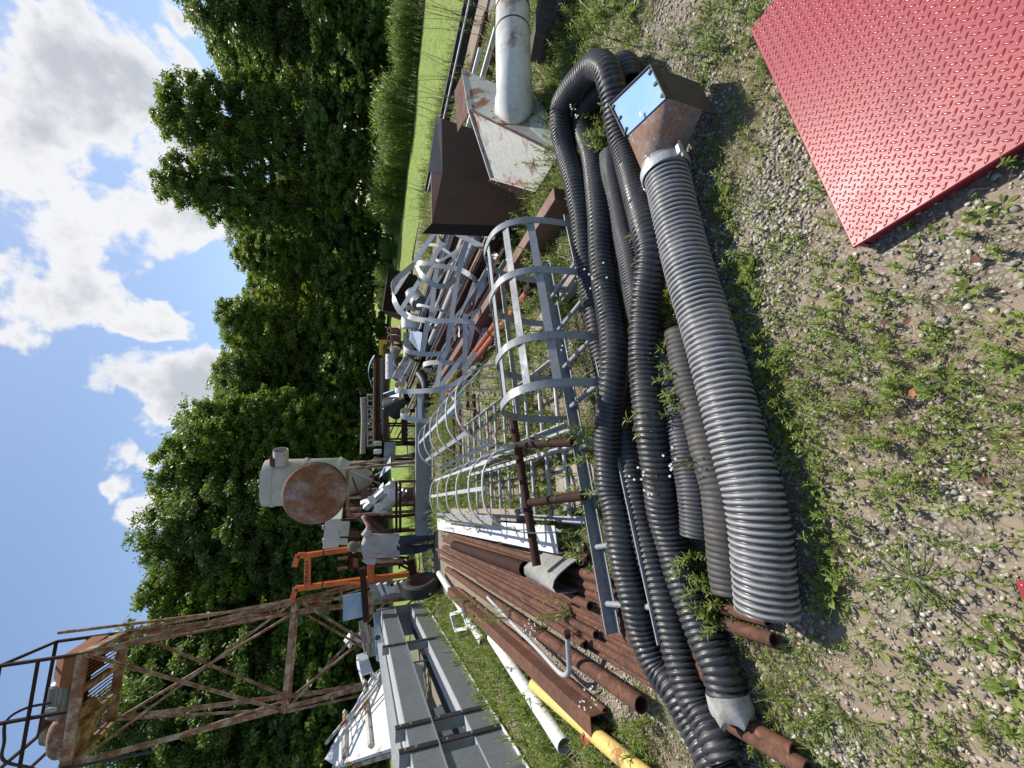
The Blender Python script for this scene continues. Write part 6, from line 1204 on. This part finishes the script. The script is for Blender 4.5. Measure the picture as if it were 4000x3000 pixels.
# single plants that stand out
def plant(name, label, mb_leaf, loc, group, cat='weed', stalk=None, flowers=None):
    r = root(name, label, cat, (loc[0], loc[1], loc[2] if len(loc) > 2 else 0), group); off = LOC[r.name]
    for nm, mb, mt_ in [('leaves', mb_leaf, WEED), ('stalk', stalk, DRY)]+[('flower', f, PETAL) for f in (flowers or [])]:
        if mb is None or not mb.v: continue
        mb.v = [v+off for v in mb.v]; part(mb, nm, mt_, r, smooth=0)
    return r
def flowering(h, nf=9):
    lf = lance_weed(h*.7, 16, .05, .009); st = MB(); fl = []
    for i in range(nf):
        a = rnd(0, 6.28); tip = hd(a)*rnd(.01, .09)+ZZ*h*rnd(.8, 1.1); st.tube([ZZ*h*.45, tip*.6+ZZ*h*.25, tip], [.0015, .001, .0008], 4)
        n = nrm(tip*.3+ZZ*.5+np.array([.1, -.4, 0])); u = nrm(np.cross(n, [1, .2, 0])); v = np.cross(n, u)
        k8 = [tip+(u*math.cos(b)+v*math.sin(b))*(.006 if j % 2 else .0045) for j, b in enumerate(np.arange(16)*math.pi/8)]; f1 = MB(); f1.plate(k8, n*.001); fl.append(f1)
    return lf, st, fl
for i, (x, y, h, nf, lb) in enumerate(((2150, 2440, .32, 26, 'white daisy flowered weed growing through the rusty pipes by the bent conduit'), (2640, 1880, .3, 9, 'small white flowered weed between the hoses close to the big grey hose'), (2740, 1790, .28, 8, 'white flowered weed leaning on the big grey hose'), (2420, 1105, .3, 8, 'white flowered weed between black hoses near the middle'),
                                          (2300, 1345, .28, 9, 'white flowered weed inside the nearest ladder cage'), (2360, 2680, .25, 16, 'white flowered weed beside the thick open rusty pipe'), (1990, 1350, .3, 10, 'white flowered weed by the red primed pipes'), (2300, 470, .25, 8, 'white flowered weed inside the loop of the black hose'), (2640, 600, .25, 6, 'white flowered weed at the collar of the grey hose'), (1935, 1640, .3, 8, 'white flowered weed among the rungs of the red marked caged ladder'))):
    lf, st, fl = flowering(h, nf); p = G(x+60, y, 0); plant('flowering_weed', lb, lf, p, 'white flowered weeds', stalk=st, flowers=fl)
for x, y, h, lb in ((2590, 1660, .3, 'tall bushy weed rising between the black hoses in the middle'), (1960, 2390, .5, 'tall leafy weed arching over the rusty pipes'), (2200, 2380, .35, 'slender leafy weed arching over the pipes near the curled belt'), (2290, 1700, .3, 'tall green weed at the far side of the ladder rungs'), (2120, 1960, .3, 'bushy weed inside the caged ladder by the white angle'), (1780, 2330, .55, 'feathery tall weed beside the tyre'), (1800, 2400, .5, 'feathery weed hanging over the first white pipe'), (2100, 1280, .3, 'leafy weed under the nearest ladder cage strap'), (1760, 1130, .4, 'green weed in front of the curled cage hoop')):
    m = MB()
    for k in range(5):
        w = lance_weed(h*rnd(.7, 1.1), 24, .08, .011); o_ = hd(rnd(0, 6.28))*rnd(0, .07)
        for v, in zip(w.v): pass
        vv_, ff, aa = arr(w); m.add(vv_+o_, ff); m.at[-len(ff):] = list(aa)
    plant('tall_weed', lb, m, G(x+70, y, 0), 'tall weeds among the stock')
for x, y, s, lb in ((3560, 2260, 1., 'star shaped grass clump on the bare gravel, nearest the small red corner'), (3700, 1500, .8, 'broad leaved rosette on the gravel below the big grey hose'), (3790, 1130, .8, 'round leaved rosette in the gravel beside the red platform end'), (3900, 2480, 1.1, 'large leafy rosette beside the small red corner'), (3960, 1430, 1., 'large leafed rosette at the very edge of the gravel'), (3960, 2700, 1.1, 'broad leaves growing at the bottom corner of the gravel'), (3820, 850, .7, 'pale weed in the shadow of the red platform')):
    mb = tuft(26, .15, .006) if 'star' in lb else rosette(9, .036, .019); mb.v = [v*s for v in mb.v]; plant('ground_plant', lb, mb, G(x, y, 0), 'larger single plants on the gravel')
# dry goldenrod-like stalks against the mown field
for i, (x, y, h) in enumerate(((1775, 300, 1.1), (1770, 420, 1.3), (1755, 500, 1.2), (1800, 60, 1.4), (1830, 130, 1.2), (1690, 780, 1.0), (1680, 860, .9), (1850, 20, 1.2))):
    m = MB(); st = MB(); b = G(x+70, y, 0)
    for k in range(4):
        ln = hd(rnd(0, 6.28))*rnd(.05, .25); o_ = hd(rnd(0, 6.28))*.08; st.tube([o_, o_+ln*.4+ZZ*h*.5, o_+ln+ZZ*h*.9], [.005, .004, .002], 4, at=.4)
        for j in range(46):
            t = .2+.8*j/46; V_, F_ = blade(o_+ln*t*t+ZZ*h*.9*t, hd(j*2.4), .09*(1.2-t), .007, .5); m.add(V_, F_, rnd(.3, .9))
    plant('dry_weed', 'tall brownish seeding weed bordering the mown field, %s in the row' % ORD[i], m, b, 'tall weeds along the mown field', stalk=st)
for i, (x, y) in enumerate(((3566, 1556), (3480, 1260), (3560, 1235), (3790, 1000), (3815, 1880))):
    V_, F_ = oval(np.zeros(3), hd(i*1.3), .03, .018, .1); o_ = G(x, y, .012); m = MB().add(V_+0*o_, F_, .5) if False else MB().add([v+o_ for v in V_], F_); m.add([v+o_+ZZ*.0012 for v in V_], [f[::-1] for f in F_])
    thing(m, 'dead_leaf', RUST if i else mt('orange_leaf', (.5, .2, .08), (.4, .15, .06)), ['orange curled dead leaf in the middle of the gravel', 'small reddish dead leaf on the gravel between hose and platform', 'pinkish fallen leaf close to the reddish one', 'tan fallen leaf near the red platform', 'brown leaf lying far out on the gravel'][i], 'dead leaf', 'fallen leaves', smooth=0)
